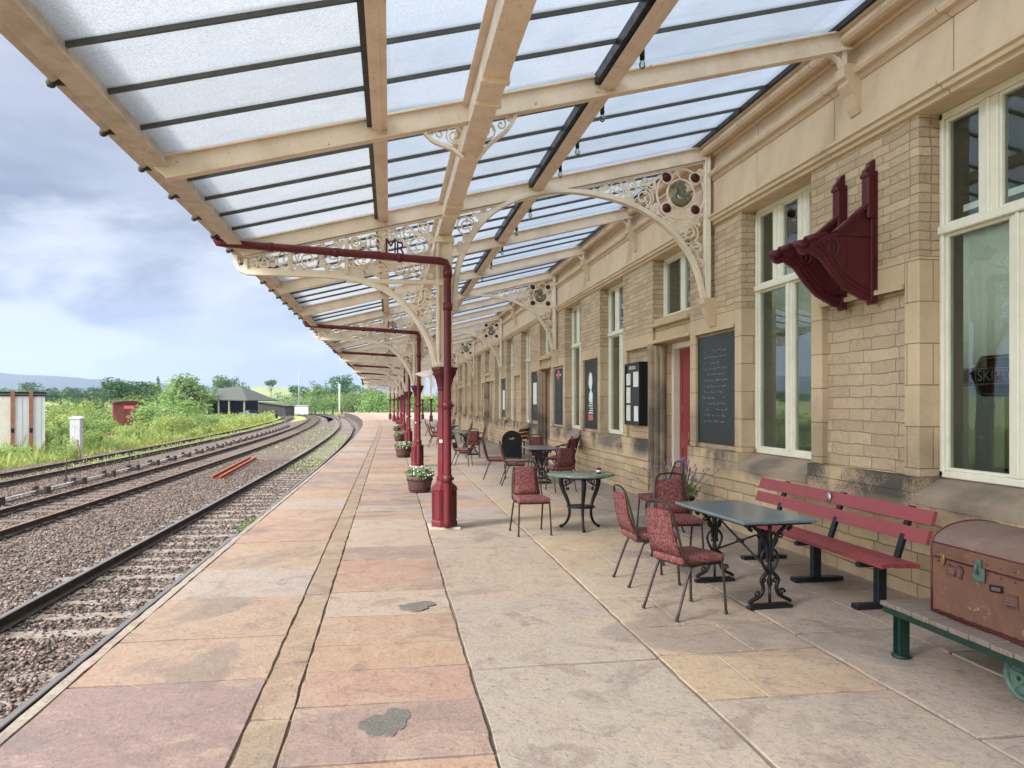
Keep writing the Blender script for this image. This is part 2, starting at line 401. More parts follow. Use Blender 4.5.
def leaf(name, c1, c2, c3, trans=.35):
    t = NT(name); p = t.geo(); oi = t.new('ShaderNodeObjectInfo')
    n1 = t.noise(p, .8, 3, .6); n2 = t.noise(p, 9, 2, .6)
    c = t.mix(t.mapr(n1, .35, .65), c1, c2); c = t.mix(t.mapr(n2, .5, .72, 0, .8), c, c3)
    hs = t.new('ShaderNodeHueSaturation'); t.link(c, hs.inputs['Color'])
    t.link(t.mapr(oi.outputs['Random'], 0, 1, .75, 1.25), hs.inputs['Value']); t.link(t.mapr(oi.outputs['Random'], 0, 1, .49, .515), hs.inputs['Hue'])
    tr = t.new('ShaderNodeBsdfTranslucent'); t.link(hs.outputs[0], tr.inputs['Color'])
    t.done(hs.outputs[0], .6, None, spec=.3)
    ms = t.new('ShaderNodeMixShader'); ms.inputs[0].default_value = trans
    t.link(t.b.outputs[0], ms.inputs[1]); t.link(tr.outputs[0], ms.inputs[2]); t.link(ms.outputs[0], t.out.inputs['Surface'])
    return t.m
M['leaf_mid'] = leaf('mid_green_leaves', (.075, .15, .04), (.11, .20, .055), (.16, .26, .08))
M['leaf_dark'] = leaf('dark_green_leaves', (.035, .08, .03), (.055, .115, .04), (.09, .16, .06))
M['leaf_light'] = leaf('light_green_leaves', (.15, .25, .07), (.20, .31, .09), (.28, .38, .14))
M['leaf_weed'] = leaf('weedy_yellow_green', (.22, .31, .08), (.30, .37, .10), (.42, .43, .18))
M['leaf_yellow'] = leaf('yellow_flowering_weed', (.42, .42, .09), (.30, .38, .09), (.52, .48, .16))
M['leaf_pink'] = leaf('pink_seed_heads', (.3, .16, .13), (.24, .19, .11), (.35, .22, .18))
M['leaf_pot'] = leaf('fresh_planter_leaves', (.09, .19, .04), (.13, .25, .06), (.3, .36, .18))
M['petal_white'] = plain('white_petals', (.75, .75, .72), .6)
M['petal_lav'] = plain('lavender_petals', (.25, .17, .36), .7)
M['bark'] = simple_ground('bark', (.10, .075, .055), (.06, .048, .038), 4, .5)
M['grass_ground'] = simple_ground('rough_grass_ground', (.20, .26, .08), (.29, .32, .11), .12, .5, .05, (.14, .18, .06))
M['field'] = simple_ground('pale_field', (.22, .25, .11), (.17, .21, .09), .01, .1, .05, (.2, .22, .1))
M['hill'] = simple_ground('moorland_hill', (.028, .042, .035), (.04, .052, .04), .004, .1, .1, (.025, .035, .03))

def fabric():
    t = NT('maroon_patterned_fabric'); p = t.coord('Object')
    n = t.noise(p, 36, 4, .75, 1.6); n2 = t.noise(p, 120, 2)
    c = t.mix(t.mapr(n, .46, .56), (.10, .024, .026), (.23, .10, .088)); c = t.mix(t.mapr(n2, .5, .7, 0, .4), c, (.08, .015, .02))
    return t.done(c, .85, t.bump(n2, .2, .003), spec=.2)
M['fabric'] = fabric()
def slate_top():
    t = NT('grey_slate_tabletop'); p = t.coord('Object'); n = t.noise(p, 7, 5, .65, .6); n2 = t.noise(p, 60, 3)
    c = t.mix(t.mapr(n, .35, .7), (.12, .15, .17), (.15, .18, .20)); c = t.mix(t.mapr(n2, .6, .72, 0, .3), c, (.3, .32, .32))
    return t.done(c, .24, None)
M['slate'] = slate_top()
def green_top():
    t = NT('green_glazed_tabletop'); p = t.coord('Object'); n = t.noise(p, 6, 5, .65, .6)
    c = t.mix(t.mapr(n, .35, .7), (.10, .155, .125), (.2, .25, .2))
    return t.done(c, .14, None)
M['green_top'] = green_top()
def trunk_mat():
    t = NT('worn_brown_fibreboard'); p = t.coord('Object'); n = t.noise(p, 5, 6, .68, .5); n2 = t.noise(p, 50, 4, .7); n3 = t.noise(p, 9, 5, .7, 1.5)
    c = t.mix(t.mapr(n, .35, .68), (.15, .07, .043), (.095, .048, .033)); c = t.mix(t.mapr(n2, .5, .7, 0, .45), c, (.12, .06, .045))
    c = t.mix(t.mapr(n3, .62, .68, 0, .6), c, (.34, .24, .18))
    return t.done(c, .62, t.bump(n2, .3, .004), spec=.35)
M['trunk'] = trunk_mat()
def lid_mat():
    t = NT('dusty_brown_lid'); p = t.coord('Object'); n = t.noise(p, 4, 6, .68, .5); n2 = t.noise(p, 40, 4, .7)
    c = t.mix(t.mapr(n, .35, .68), (.14, .09, .072), (.19, .13, .105)); c = t.mix(t.mapr(n2, .58, .72, 0, .6), c, (.10, .05, .04))
    return t.done(c, .7, t.bump(n2, .3, .004), spec=.3)
M['trunk_lid'] = lid_mat()
def plank():
    t = NT('weathered_planks'); p = t.coord('Object'); mp = t.new('ShaderNodeMapping'); t.link(p, mp.inputs[0]); mp.inputs['Scale'].default_value = (1.5, 30, 10)
    n = t.noise(mp.outputs[0], 2, 5, .6); n2 = t.noise(p, 7, 4)
    c = t.mix(t.mapr(n, .35, .65), (.18, .14, .115), (.11, .085, .07)); c = t.mix(t.mapr(n2, .5, .7, 0, .5), c, (.16, .12, .105))
    return t.done(c, .8, t.bump(n, .4, .006))
M['plank'] = plank()
def chalk():
    t = NT('chalked_blackboard'); p = t.geo(); v = t.new('ShaderNodeMapping'); t.link(p, v.inputs[0]); v.inputs['Scale'].default_value = (1, 1, .35)
    n = t.noise(v.outputs[0], 34, 4, .8); n2 = t.noise(p, 1.3, 4, .6); n3 = t.noise(p, 160, 2, .6)
    c = t.mix(t.mapr(n2, .35, .7), (.006, .010, .014), (.018, .027, .035))
    c = t.mix(t.math('MULTIPLY', t.mapr(n, .60, .68, 0, .5), t.mapr(n3, .45, .6)), c, (.3, .36, .4))
    return t.done(c, .38, None)
M['chalk'] = chalk()
def barrel():
    t = NT('dark_barrel_wood'); p = t.coord('Object'); n = t.noise(p, 14, 5, .7)
    return t.done(t.mix(t.mapr(n, .35, .7), (.06, .018, .016), (.11, .045, .035)), .6, t.bump(n, .3, .004))
M['barrel'] = barrel()
M['container'] = painted('cream_container_sheet', (.62, .60, .54), (.42, .38, .32), .5, 1.2, .45)
M['container_white'] = painted('pale_lilac_container_sheet', (.62, .63, .68), (.45, .44, .46), .5, 1.2, .4)
# ================================================================== SETTING
EY = [(-12, -1.95), (0, -1.95), (8, -1.93), (19, -1.80), (30, -1.74), (42, -1.76), (60, -2.05), (81, -2.8), (110, -4.6), (140, -7.2), (165, -10.5), (200, -17), (260, -35), (330, -68), (420, -125)]
ex = np.array([p[0] for p in EY], float); ee = np.array([p[1] for p in EY], float)
_ys = np.arange(-12, 420, .5); _e = np.interp(_ys, ex, ee); _k = np.hanning(31); _k /= _k.sum()
_es = np.convolve(np.pad(_e, 15, mode='edge'), _k, 'valid')
def E(y): return float(np.interp(y, _ys, _es))
def sx(y): return -0.0006 * (y - 48) ** 2 if y > 48 else 0.0

# ---- ground sheets
def sheet(name, xs, ys, z, mat):
    vs = []; fs = []
    for y in ys:
        for x in (xs(y) if callable(xs) else xs): vs.append((x, y, z if not callable(z) else z(x, y)))
    n = len(xs(0) if callable(xs) else xs)
    for j in range(len(ys) - 1):
        for i in range(n - 1): fs.append((j * n + i, j * n + i + 1, (j + 1) * n + i + 1, (j + 1) * n + i))
    return struct(MB().add(vs, fs).build(name, M[mat]))
def ghz(x, y):
    z = -1.02
    d = math.hypot(x, y)
    if d > 260: z += (d - 260) * .012
    return min(z, 14)
gx = [-6000, -3000, -1500, -800, -500, -300, -200, -120, -60, -30, -17, 20, 40, 80, 160, 320, 700, 1500, 3000, 6000]
gy = [-3000, -1000, -300, -100, -30, 0, 30, 60, 100, 150, 200, 260, 320, 400, 520, 700, 900, 1200, 1800, 3000, 6000]
sheet('ground', gx, gy, ghz, 'grass_ground')
yb = [-12] + list(np.arange(-10, 200, 4.0)) + list(np.arange(200, 420, 10.0))
def bx_(y):
    o = E(y) + 1.95
    w = 1.0 if y < 60 else max(.35, 1 - (y - 60) / 150)
    return [o - 3 - 12.3 * w, o - 12 * w, o - 9 * w, o - 6, o - 4, o - 2.4, o - 1.85]
sheet('ballast_bed', bx_, yb, -0.90, 'ballast')

# ---- platform body and kerb
vs = []; fs = []
ys = [-12] + list(np.arange(-10, 172, 2.0))
for y in ys:
    e = E(y)
    z = -.013 if y < 150 else -.013 - (y - 150) / 22 * .8
    vs += [(e - .01, y, -1.3), (e - .01, y, z), (26, y, z), (26, y, -1.3)]
for j in range(len(ys) - 1):
    for i in range(3): fs.append((j * 4 + i, j * 4 + i + 1, (j + 1) * 4 + i + 1, (j + 1) * 4 + i))
fs.append((0, 1, 2, 3)); n = len(vs); fs.append((n - 1, n - 2, n - 3, n - 4))
struct(MB().add(vs, fs).build('platform', M['joint']))
mb = MB()                                                    # brick face below the edge
for j in range(len(ys) - 1):
    y0, y1 = ys[j], ys[j + 1]
    if y1 > 152: break
    a, b = E(y0) , E(y1)
    mb.add([(a - .012, y0, -1), (b - .012, y1, -1), (b - .012, y1, -.05), (a - .012, y0, -.05)], [(0, 1, 2, 3)])
struct(mb.build('platform_face', M['brick_side']))

# ---- paving slabs
slabs = MB(); scol = []
def slab(x0a, x0b, x1a, x1b, y0, y1, col, z=None, g=.0065, jit=.004, skew=0):
    """quad slab with bevelled rim; x at y0 (x0a..x1a) and y1 (x0b..x1b)"""
    z = (random.uniform(-jit, jit) if z is None else z)
    sk = random.uniform(-.012, .012)
    gy = g * 1.9
    q = [(x0a + g, y0 + gy + sk), (x1a - g, y0 + gy - sk), (x1b - g, y1 - gy), (x0b + g, y1 - gy)]
    seg = 6 if y1 < 16 else 1
    P = []
    for i in range(4):
        a = q[i]; b = q[(i + 1) % 4]
        L = math.hypot(b[0] - a[0], b[1] - a[1])
        for s in range(seg):
            t = s / seg; w = .007 if (s and seg > 1) else 0
            nx, ny = (b[1] - a[1]) / L, -(b[0] - a[0]) / L
            r = random.uniform(-w, w)
            P.append((a[0] + (b[0] - a[0]) * t + nx * r, a[1] + (b[1] - a[1]) * t + ny * r))
    cx = sum(p[0] for p in P) / len(P); cy = sum(p[1] for p in P) / len(P); n = len(P); bv = .004
    o = len(slabs.v); vs = [(x, y, -.03) for x, y in P] + [(x, y, z - .003) for x, y in P]
    for x, y in P:
        d = max(1e-3, math.hypot(x - cx, y - cy)); vs.append((x - (x - cx) / d * bv, y - (y - cy) / d * bv, z))
    f = []
    for k in (0, n):
        for i in range(n): f.append((k + i, k + (i + 1) % n, k + n + (i + 1) % n, k + n + i))
    f.append(tuple(2 * n + i for i in range(n)))
    slabs.add(vs, f); scol.extend([col] * len(vs))
def jc(c, a=.05):
    k = random.uniform(1 - a, 1 + a); return tuple(max(.02, q * k * random.uniform(.97, 1.03)) for q in c)
PINK = (.42, .29, .225); PINKB = (.44, .325, .24); ORANGE = (.46, .32, .235); MAUVE = (.33, .25, .225); GREY = (.425, .375, .325)
BEIGE = (.46, .39, .31); YEL = (.49, .405, .28); COOL = (.40, .36, .325); RED = (.42, .275, .215)
def run(x0f, x1f, breaks, cols, y_end, lens, prob=None):
    """a strip of slabs between two x functions; the nearest ones as measured, the rest random"""
    bs = list(breaks); cs = list(cols)
    y = bs[-1]
    while y < y_end:
        y += random.uniform(*lens) * (1 if y < 40 else 1.6); bs.append(y)
    for i in range(len(bs) - 1):
        c = cs[i] if i < len(cs) else random.choice(prob)
        a, b = bs[i], bs[i + 1]
        slab(x0f(a), x0f(b), x1f(a), x1f(b), a, b, jc(c))
SH = lambda c: (lambda y: c + sx(y) + (0 if y < 60 else .0))
# strip 1: big edge slabs
run(lambda y: E(y) + .045, lambda y: -.74 + sx(y), [-3, 1.0, 2.55, 4.85, 5.72, 6.9, 8.1, 9.6, 11.3], [PINK, PINK, MAUVE, PINKB, PINKB, COOL, PINKB, PINK], 150, (1.1, 1.7), [PINK, PINKB, MAUVE, GREY, ORANGE])
# kerb line
yy = -3
while yy < 150:
    L = random.uniform(.9, 1.6); slab(E(yy) - .03, E(yy + L) - .03, E(yy) + .045, E(yy + L) + .045, yy, yy + L, jc((.44, .39, .33)), z=.003, g=.003); yy += L
# mortar strip with cracked margins
run(lambda y: -.738 + sx(y), lambda y: -.524 + sx(y), [-3 + .9 * q for q in range(24)], [(.36, .28, .20)] * 23, 150, (2, 3), [(.36, .28, .20), (.33, .26, .19)])
# strip 2: narrow, colourful
run(lambda y: -.522 + sx(y), lambda y: .50 + sx(y), [-3, 1.2, 2.4, 3.62, 4.33, 4.90, 5.42, 6.15, 6.95, 7.75, 8.35, 9.1], [PINK, ORANGE, ORANGE, MAUVE, RED, ORANGE, PINKB, BEIGE, PINK, RED, MAUVE], 150, (.55, 1.1), [PINK, ORANGE, PINKB, RED, BEIGE, BEIGE, MAUVE])
# strip 3: big grey beige
run(lambda y: .508 + sx(y), lambda y: 1.75 + sx(y), [-3, 2.3, 4.80, 6.55, 8.85, 9.6, 10.9], [GREY, COOL, GREY, BEIGE, GREY, BEIGE], 150, (1.2, 2.0), [GREY, BEIGE, COOL, PINKB])
# strip 4: yellow and beige, split in two columns in places
x4 = lambda c: (lambda y: c + sx(y))
for (a, b, parts) in [(-3, 1.6, [(1.765, 2.91, GREY)]), (1.6, 4.08, [(1.765, 2.91, GREY)]), (4.08, 4.86, [(1.765, 2.15, YEL), (2.15, 2.91, YEL)]),
                      (4.86, 5.5, [(1.765, 2.45, BEIGE), (2.45, 2.91, BEIGE)]), (5.5, 6.35, [(1.765, 2.2, BEIGE), (2.2, 2.91, BEIGE)]),
                      (6.35, 7.5, [(1.765, 2.91, BEIGE)]), (7.5, 8.5, [(1.765, 2.3, YEL), (2.3, 2.91, BEIGE)]), (8.5, 9.4, [(1.765, 2.91, YEL)])]:
    for (p, q, c) in parts: slab(p, p, q, q, a, b, jc(c))
run(x4(1.765), x4(2.91), [9.4], [], 150, (.8, 1.6), [YEL, BEIGE, BEIGE, GREY, COOL])
run(x4(2.925), x4(3.72), [-3, 1.4, 3.4, 5.15, 6.6, 8.2], [COOL, COOL, GREY, GREY, COOL], 150, (1.0, 1.9), [GREY, BEIGE, COOL, BEIGE])
run(x4(3.735), x4(4.56), [-3, 1.0, 2.6, 4.6, 6.3, 7.4], [COOL, COOL, COOL, GREY, GREY], 62, (.8, 1.6), [GREY, BEIGE, COOL])
yy = 62
while yy < 150:                                              # open platform beyond the building
    L = random.uniform(1.6, 2.6); xx = 3.735 + sx(yy)
    while xx < 16:
        w = random.uniform(1.5, 2.6); slab(xx, xx, xx + w, xx + w, yy, yy + L, jc(random.choice([GREY, BEIGE, COOL]))); xx += w
    yy += L
pv = slabs.build('paving', M['paving'], fix=False)
at_ = pv.data.color_attributes.new('slab', 'FLOAT_COLOR', 'POINT')
at_.data.foreach_set('color', np.array([(*c, 1) for c in scol], np.float32).ravel()); struct(pv)

def patch(cx, cy, w, h, seed, mat='cement_patch', z=.0125, n=26):
    r = random.Random(seed); vs = []
    ph = [r.uniform(0, 6) for _ in range(4)]
    for k in range(n):
        a = 2 * PI * k / n; q = 1 + .22 * math.sin(2 * a + ph[0]) + .14 * math.sin(3 * a + ph[1]) + .08 * math.sin(7 * a + ph[2]) + r.uniform(-.05, .05)
        vs.append((cx + w / 2 * q * math.cos(a), cy + h / 2 * q * math.sin(a), z))
    m = MB().prism([(v[0], v[1]) for v in vs], 'z', z - .012, z)
    return struct(m.build('cement_patch', M[mat]))
patch(-.02, 4.05, .22, .36, 1, z=.007, n=60); patch(.22, 6.35, .3, .24, 2, z=.007, n=50)

# ---- tracks
RZ = -.72
def rail_prof(w=.07, h=.15):
    return [(-.07, 0), (.07, 0), (.07, .012), (.012, .03), (.012, h - .04), (w / 2, h - .03), (w / 2, h - .006), (w / 2 - .008, h), (-w / 2 + .008, h), (-w / 2, h - .006), (-w / 2, h - .03), (-.012, h - .04), (-.012, .03), (-.07, .012)]
def sweep(name, prof, off, y0, y1, zb, mat, parent, top_mat=None):
    ysr = list(np.arange(y0, min(y1, 60), 2.0)) + list(np.arange(max(y0, 60), y1, 4.0)); n = len(prof); vs = []
    for y in ysr:
        x = off(y); d = (off(y + .5) - off(y - .5)); L = math.hypot(1, d); nx, ny = 1 / L, -d / L
        vs += [(x + p[0] * nx, y + p[0] * ny, zb + p[1]) for p in prof]
    fs = []; mi = []
    for j in range(len(ysr) - 1):
        for i in range(n):
            fs.append((j * n + i, j * n + (i + 1) % n, (j + 1) * n + (i + 1) % n, (j + 1) * n + i)); mi.append(1 if i in (6, 7, 8) else 0)
    fs.append(tuple(range(n))[::-1]); fs.append(tuple((len(ysr) - 1) * n + i for i in range(n))); mi += [0, 0]
    o = MB().add(vs, fs).build(name, M[mat], parent, fix=False)
    bm = bmesh.new(); bm.from_mesh(o.data); bmesh.ops.recalc_face_normals(bm, faces=bm.faces); bm.to_mesh(o.data); bm.free()
    if top_mat:
        o.data.materials.append(M[top_mat])
        o.data.polygons.foreach_set('material_index', mi)
    return o
def offs(base, k=1.0): return lambda y: base + k * (E(y) + 1.95)
def sleeper_mesh(mat, w=.25, L=2.5, h=.1):
    m = MB().box(-L / 2, L / 2, -w / 2, w / 2, 0, h, .012); return m
def track(label, xa, xb, top, ymax, sl_mat, vis, spacing, zs, chairs, ystart=-4):
    T = thing('railway_track', label, 'railway track', (0, 0, 0))
    sweep('rail', rail_prof(), offs(xa), ystart, ymax, RZ - .15, 'rail_side', T, top)
    sweep('rail', rail_prof(), offs(xb), ystart, ymax, RZ - .15, 'rail_side', T, top)
    xm = (xa + xb) / 2; first = None; far = MB(); fch = MB(); y = 2.2; cnt = 0
    cm = MB()
    for s in (-1, 1):
        for t in (-1, 1):
            cm.box(s * .745 + t * .10 - .045, s * .745 + t * .10 + .045, -.10, .10, .1, .165, .01)
        cm.box(s * .745 - .06, s * .745 + .06, -.09, .09, .1, .125)
    sm_ = sleeper_mesh(sl_mat); n0 = len(sm_.f)
    if chairs: sm_.add(cm.v, cm.f)
    base = sm_.build('sleeper', M[sl_mat], T); base.data.materials.append(M['rail_side'])
    if chairs:
        for k_, p_ in enumerate(base.data.polygons): p_.material_index = 1 if k_ >= n0 else 0
    ch0 = None
    bpy_base_used = False
    while y < ymax - 2:
        x = offs(xm)(y); dang = math.atan2(offs(xm)(y + .5) - offs(xm)(y - .5), 1)
        jy = random.uniform(-.03, .03); jz = random.uniform(-.012, .012)
        if cnt < 98:
            if not bpy_base_used: o = base; bpy_base_used = True; c = ch0
            else:
                o = base.copy(); COL.objects.link(o); o.parent = T
                if ch0: c = ch0.copy(); COL.objects.link(c); c.parent = o
            o.location = (x, y + jy, zs + jz); o.rotation_euler = (0, 0, -dang + random.uniform(-.012, .012))
            if vis == 'near' and cnt == 3: o.data = o.data.copy(); o.data.materials[0] = M['sleeper_yellow']; o['label'] = 'yellow marked sleeper'
        else:
            far.obox((x, y, zs + .05), (math.cos(dang), -math.sin(dang), 0), (math.sin(dang), math.cos(dang), 0), (0, 0, 1), 1.25, .125, .05)
        cnt += 1; y += spacing
    if far.v:
        f = far.build('sleeper', M[sl_mat], T); f['kind'] = 'stuff'
    return T
track('railway track nearest the platform, with bright rail heads and pale sleepers', -2.90, -4.38, 'rail_top', 400, 'sleeper', 'near', .70, -.992, False)
track('middle railway track of the three, with rusty rails in dark chairs', -7.42, -8.92, 'rail_rusty', 240, 'sleeper_dark', 'mid', .76, -.98, True)
track('overgrown siding farthest from the platform beside the weeds', -12.0, -13.5, 'rail_rusty', 200, 'sleeper_dark', 'far', .80, -.985, True)
# point rodding between the tracks
pr = thing('point_rodding', 'thin rod on dark roller blocks running between the middle track and the siding', 'rodding', (0, 0, 0))
MB().tube([(offs(-10.12)(y), y, -.80) for y in range(4, 92, 2)], .022, 6).build('rod', M['grey_metal'], pr)
MB().tube([(offs(-9.9)(y), y, -.84) for y in range(4, 92, 2)], .018, 6).build('rod', M['rail_side'], pr)
rb = None
for y in np.arange(8, 90, 2.6):
    if rb is None: rb = MB().box(-.17, .17, -.12, .12, 0, .16, .02).box(-.2, -.12, -.14, .14, .0, .24, .01).box(.12, .2, -.14, .14, .0, .24, .01).build('roller', M['rail_side'], pr); o = rb
    else: o = rb.copy(); COL.objects.link(o)
    o.location = (offs(-10.02)(y), y, -.91)
# marker stakes beside the rodding
for i, (u, v, h, lb) in enumerate([(66, 482, .75, 'thin dark stake between the tracks, nearer of the two'), (129, 467, .6, 'thin dark stake between the tracks, farther of the two')]):
    zc = 760 * 2.58 / (v - 404); x, y = at(u, zc)
    tag(MB().tube([(x, y, -.9), (x + .02, y, -.9 + h)], .02, 6).box(x - .06, x + .06, y - .05, y + .05, -.92, -.8).build('marker_stake', M['rail_side']), lb, 'stake', 'stakes between the tracks')
# spare rails
for lb, xo, y0, y1 in [('left one of the two loose rusty rails lying on the ballast', -6.36, 27.3, 37.2), ('right one of the two loose rusty rails lying on the ballast', -6.06, 27.1, 37.0)]:
    m = MB(); pf = rail_prof(); prof = [(p[0] * 1.0, p[1] * .85) for p in pf]
    x0 = -5.70 + (xo + 6.06); x1 = -6.18 + (xo + 6.06) * 1.0
    vs = [(x0 + p[0], y0, -.9 + p[1]) for p in prof] + [(x1 + p[0], y1, -.9 + p[1]) for p in prof]; n = len(prof)
    m.add(vs, [(i, (i + 1) % n, n + (i + 1) % n, n + i) for i in range(n)] + [tuple(range(n))[::-1], tuple(n + i for i in range(n))])
    tag(m.build('spare_rail', M['rust']), lb, 'rail', 'loose rails on the ballast')

# loose ballast stones on top of the bed
N = 85000
yst = 2.5 + 34 * rng.random(N) ** 1.9; xst = -2.05 - rng.random(N) * (3.6 + (yst > 6) * 9.0)
xst += np.interp(yst, _ys, _es) + 1.95
bad = (np.abs(xst - (-2.90 + np.interp(yst, _ys, _es) + 1.95)) < .07) | (np.abs(xst - (-4.38 + np.interp(yst, _ys, _es) + 1.95)) < .07)
# leave most sleeper tops clear
ph = ((yst - 2.2 + .1) % .70); xo_ = xst - np.interp(yst, _ys, _es) - 1.95 + 3.64
on = (ph < .2) & (xst > -4.95) & (np.abs(xo_) > .22) & (np.abs(xo_) < 1.05) & (rng.random(N) < .5)
keep = ~(bad | on); xst = xst[keep]; yst = yst[keep]; N = len(xst)
base = np.array([(1, 0, 0), (-1, 0, 0), (0, 1, 0), (0, -1, 0), (0, 0, 1), (0, 0, -1)], float)
tri = np.array([(0, 2, 4), (2, 1, 4), (1, 3, 4), (3, 0, 4), (2, 0, 5), (1, 2, 5), (3, 1, 5), (0, 3, 5)])
r = (.013 + .020 * rng.random(N))
vv = base[None] * (r[:, None, None] * (.6 + .8 * rng.random((N, 6, 1)))) + rng.normal(0, .25, (N, 6, 3)) * r[:, None, None]
ang = rng.random(N) * 6.28; ca, sa = np.cos(ang)[:, None], np.sin(ang)[:, None]
vx = vv[:, :, 0] * ca - vv[:, :, 1] * sa; vy = vv[:, :, 0] * sa + vv[:, :, 1] * ca; vv[:, :, 0] = vx; vv[:, :, 1] = vy
vv[:, :, 2] *= .75; vv += np.stack([xst, yst, np.full(N, -.893) + .02 * rng.random(N)], -1)[:, None]
ff = (tri[None] + (np.arange(N) * 6)[:, None, None]).reshape(-1, 3)
def np_mesh(name, verts, faces, mat, cols=None):
    me = bpy.data.meshes.new(name); V = verts.reshape(-1, 3); k = faces.shape[1]
    me.vertices.add(len(V)); me.vertices.foreach_set('co', V.astype(np.float32).ravel())
    me.loops.add(faces.size); me.loops.foreach_set('vertex_index', faces.astype(np.int32).ravel())
    me.polygons.add(len(faces)); me.polygons.foreach_set('loop_start', np.arange(0, faces.size, k, dtype=np.int32))
    me.polygons.foreach_set('loop_total', np.full(len(faces), k, np.int32)); me.update(calc_edges=True); me.validate()
    if cols is not None:
        a = me.color_attributes.new('slab', 'FLOAT_COLOR', 'POINT'); a.data.foreach_set('color', cols.astype(np.float32).ravel())
    me.materials.append(mat); return me
palette = np.array([(.06, .05, .045), (.11, .09, .08), (.15, .12, .10), (.20, .15, .125), (.27, .22, .20), (.09, .07, .058), (.26, .17, .135)])
cc = palette[rng.integers(0, 7, N)] * (.8 + .4 * rng.random((N, 1)))
cc = np.repeat(np.concatenate([cc, np.ones((N, 1))], 1)[:, None], 6, 1)
o = bpy.data.objects.new('ballast_stones', np_mesh('ballast_stones', vv, ff, M['bits'], cc)); COL.objects.link(o)
tag(o, 'loose grey and brown ballast stones between the rails', 'ballast', kind='stuff')

# ================================================================== STATION BUILDING
WX = 4.6; P0 = 5.2; PP = 3.437; HW = .85; NB = 17
WY0 = -2.0; WY1 = 62.5
B = thing('station_building', 'long honey-coloured stone station building along the platform', 'station building', (WX, 0, 0))
def bb(m): # shift mesh to local coords of B
    m.v = [(x - WX, y, z) for x, y, z in m.v]; return m
DOORS = {2, 5, 9, 13}
cen = [P0 + PP * i for i in range(-2, NB)]
idx = list(range(-2, NB))
rock = MB(); ash = MB(); plinth = MB(); band = MB(); frz = MB(); inner = MB(); pan = MB()
DEP = 5.03
def PC(m, name, mat): return bb(m).build(name, M[mat], B)
def pier(a, b, i):
    """pier between openings, from y=a to y=b"""
    mid = (a + b) / 2
    ash, pan, rock = MB(), MB(), MB()
    PC(MB().box(WX - .08, DEP, a, b, -.06, .66), 'plinth', 'plinth_stone')
    PC(MB().box(WX - .04, DEP, a, b, .66, 1.03), 'stone_band', 'band_stone')
    ra, rb = a + .19, b - .21
    ash.box(WX, DEP, a, ra, 1.03, 2.99, .012); ash.box(WX, DEP, rb, b, 1.03, 2.99, .012)
    ash.box(WX + .002, DEP, ra, rb, 2.72, 2.99)
    # recess with moulded rim
    ash.box(WX - .02, WX + .03, ra, rb, 2.72, 2.765); 
    pan.box(WX + .075, DEP, ra, rb, 1.03, 2.72)
    rock.box(WX + .006, DEP, a, b, 2.99, 4.24)
    PC(ash, 'pier', 'ashlar'); PC(pan, 'wall_panel', 'panel_stone'); PC(rock, 'wall', 'rock')
pe = []
prev = WY0
for i, c in zip(idx, cen):
    if c - HW > prev + .3: pe.append((prev, c - HW))
    prev = c + HW
pe.append((prev, WY1))
for k, (a, b) in enumerate(pe):
    if b - a > 1.2: pier(a, b, k)
    else: PC(MB().box(WX, DEP, a, b, -.06, 4.24), 'pier', 'ashlar')
# parts under and over windows
sill = MB()
sillprof = [(WX - .055, .80), (WX - .055, .885), (WX + .24, 1.035), (DEP, 1.035), (DEP, .80)]
for i, c in zip(idx, cen):
    a, b = c - HW, c + HW
    if i in DOORS:
        # hood and transom stone over the door
        PC(MB().box(WX + .25, DEP, a, b, -.06, .02), 'threshold', 'band_stone'); ash = MB()
        ash.box(WX + .05, DEP, a, b, 2.80, 3.02, .01)
        ash.box(WX - .03, WX + .3, a, b, 2.74, 2.80, .01); ash.box(WX - .05, WX + .3, a, b, 3.02, 3.09, .01)
        ash.box(WX + .02, WX + .3, a, b, 3.09, 3.17, .01)
        ash.box(WX + .18, DEP, a, a + .14, .02, 2.74); ash.box(WX + .18, DEP, b - .14, b, .02, 2.74); PC(ash, 'door_surround', 'ashlar')
    else:
        PC(MB().box(WX - .078, DEP, a, b, -.06, .66), 'plinth', 'plinth_stone'); PC(MB().box(WX - .038, DEP, a, b, .66, .80), 'stone_band', 'band_stone')
        PC(MB().prism([(p[0], p[1]) for p in sillprof], 'y', a + .002, b - .002), 'sill', 'sill_stone')
# entablature
def prof_run(mbx, prof, y0=WY0, y1=WY1): mbx.prism(prof, 'y', y0, y1)
# lintel moulding
lint = MB(); prof_run(lint, [(DEP, 4.24), (WX - .005, 4.24), (WX - .03, 4.25), (WX - .035, 4.285), (WX - .07, 4.295), (WX - .075, 4.33), (WX - .10, 4.345), (WX - .10, 4.375), (WX - .02, 4.385), (DEP, 4.385)])
y = WY0; k = 0
while y < WY1:
    L = 1.9; PC(MB().box(WX - .012, DEP, y + .001, min(y + L, WY1) - .001, 4.385, 4.875, .004), 'frieze_block', 'frieze_stone'); y += L
PC(lint, 'lintel_moulding', 'frieze_stone'); lint = MB()
prof_run(lint, [(DEP, 4.875), (WX - .02, 4.875), (WX - .035, 4.89), (WX - .045, 4.92), (WX - .09, 4.935), (WX - .105, 4.97), (WX - .105, 4.99), (WX - .01, 5.02), (DEP, 5.02)])
y = WY0 + .7
while y < WY1:
    L = 1.72; PC(MB().box(WX + .002, DEP, y + .001, min(y + L, WY1) - .001, 5.02, 5.23, .004), 'frieze_block', 'frieze_stone'); y += L
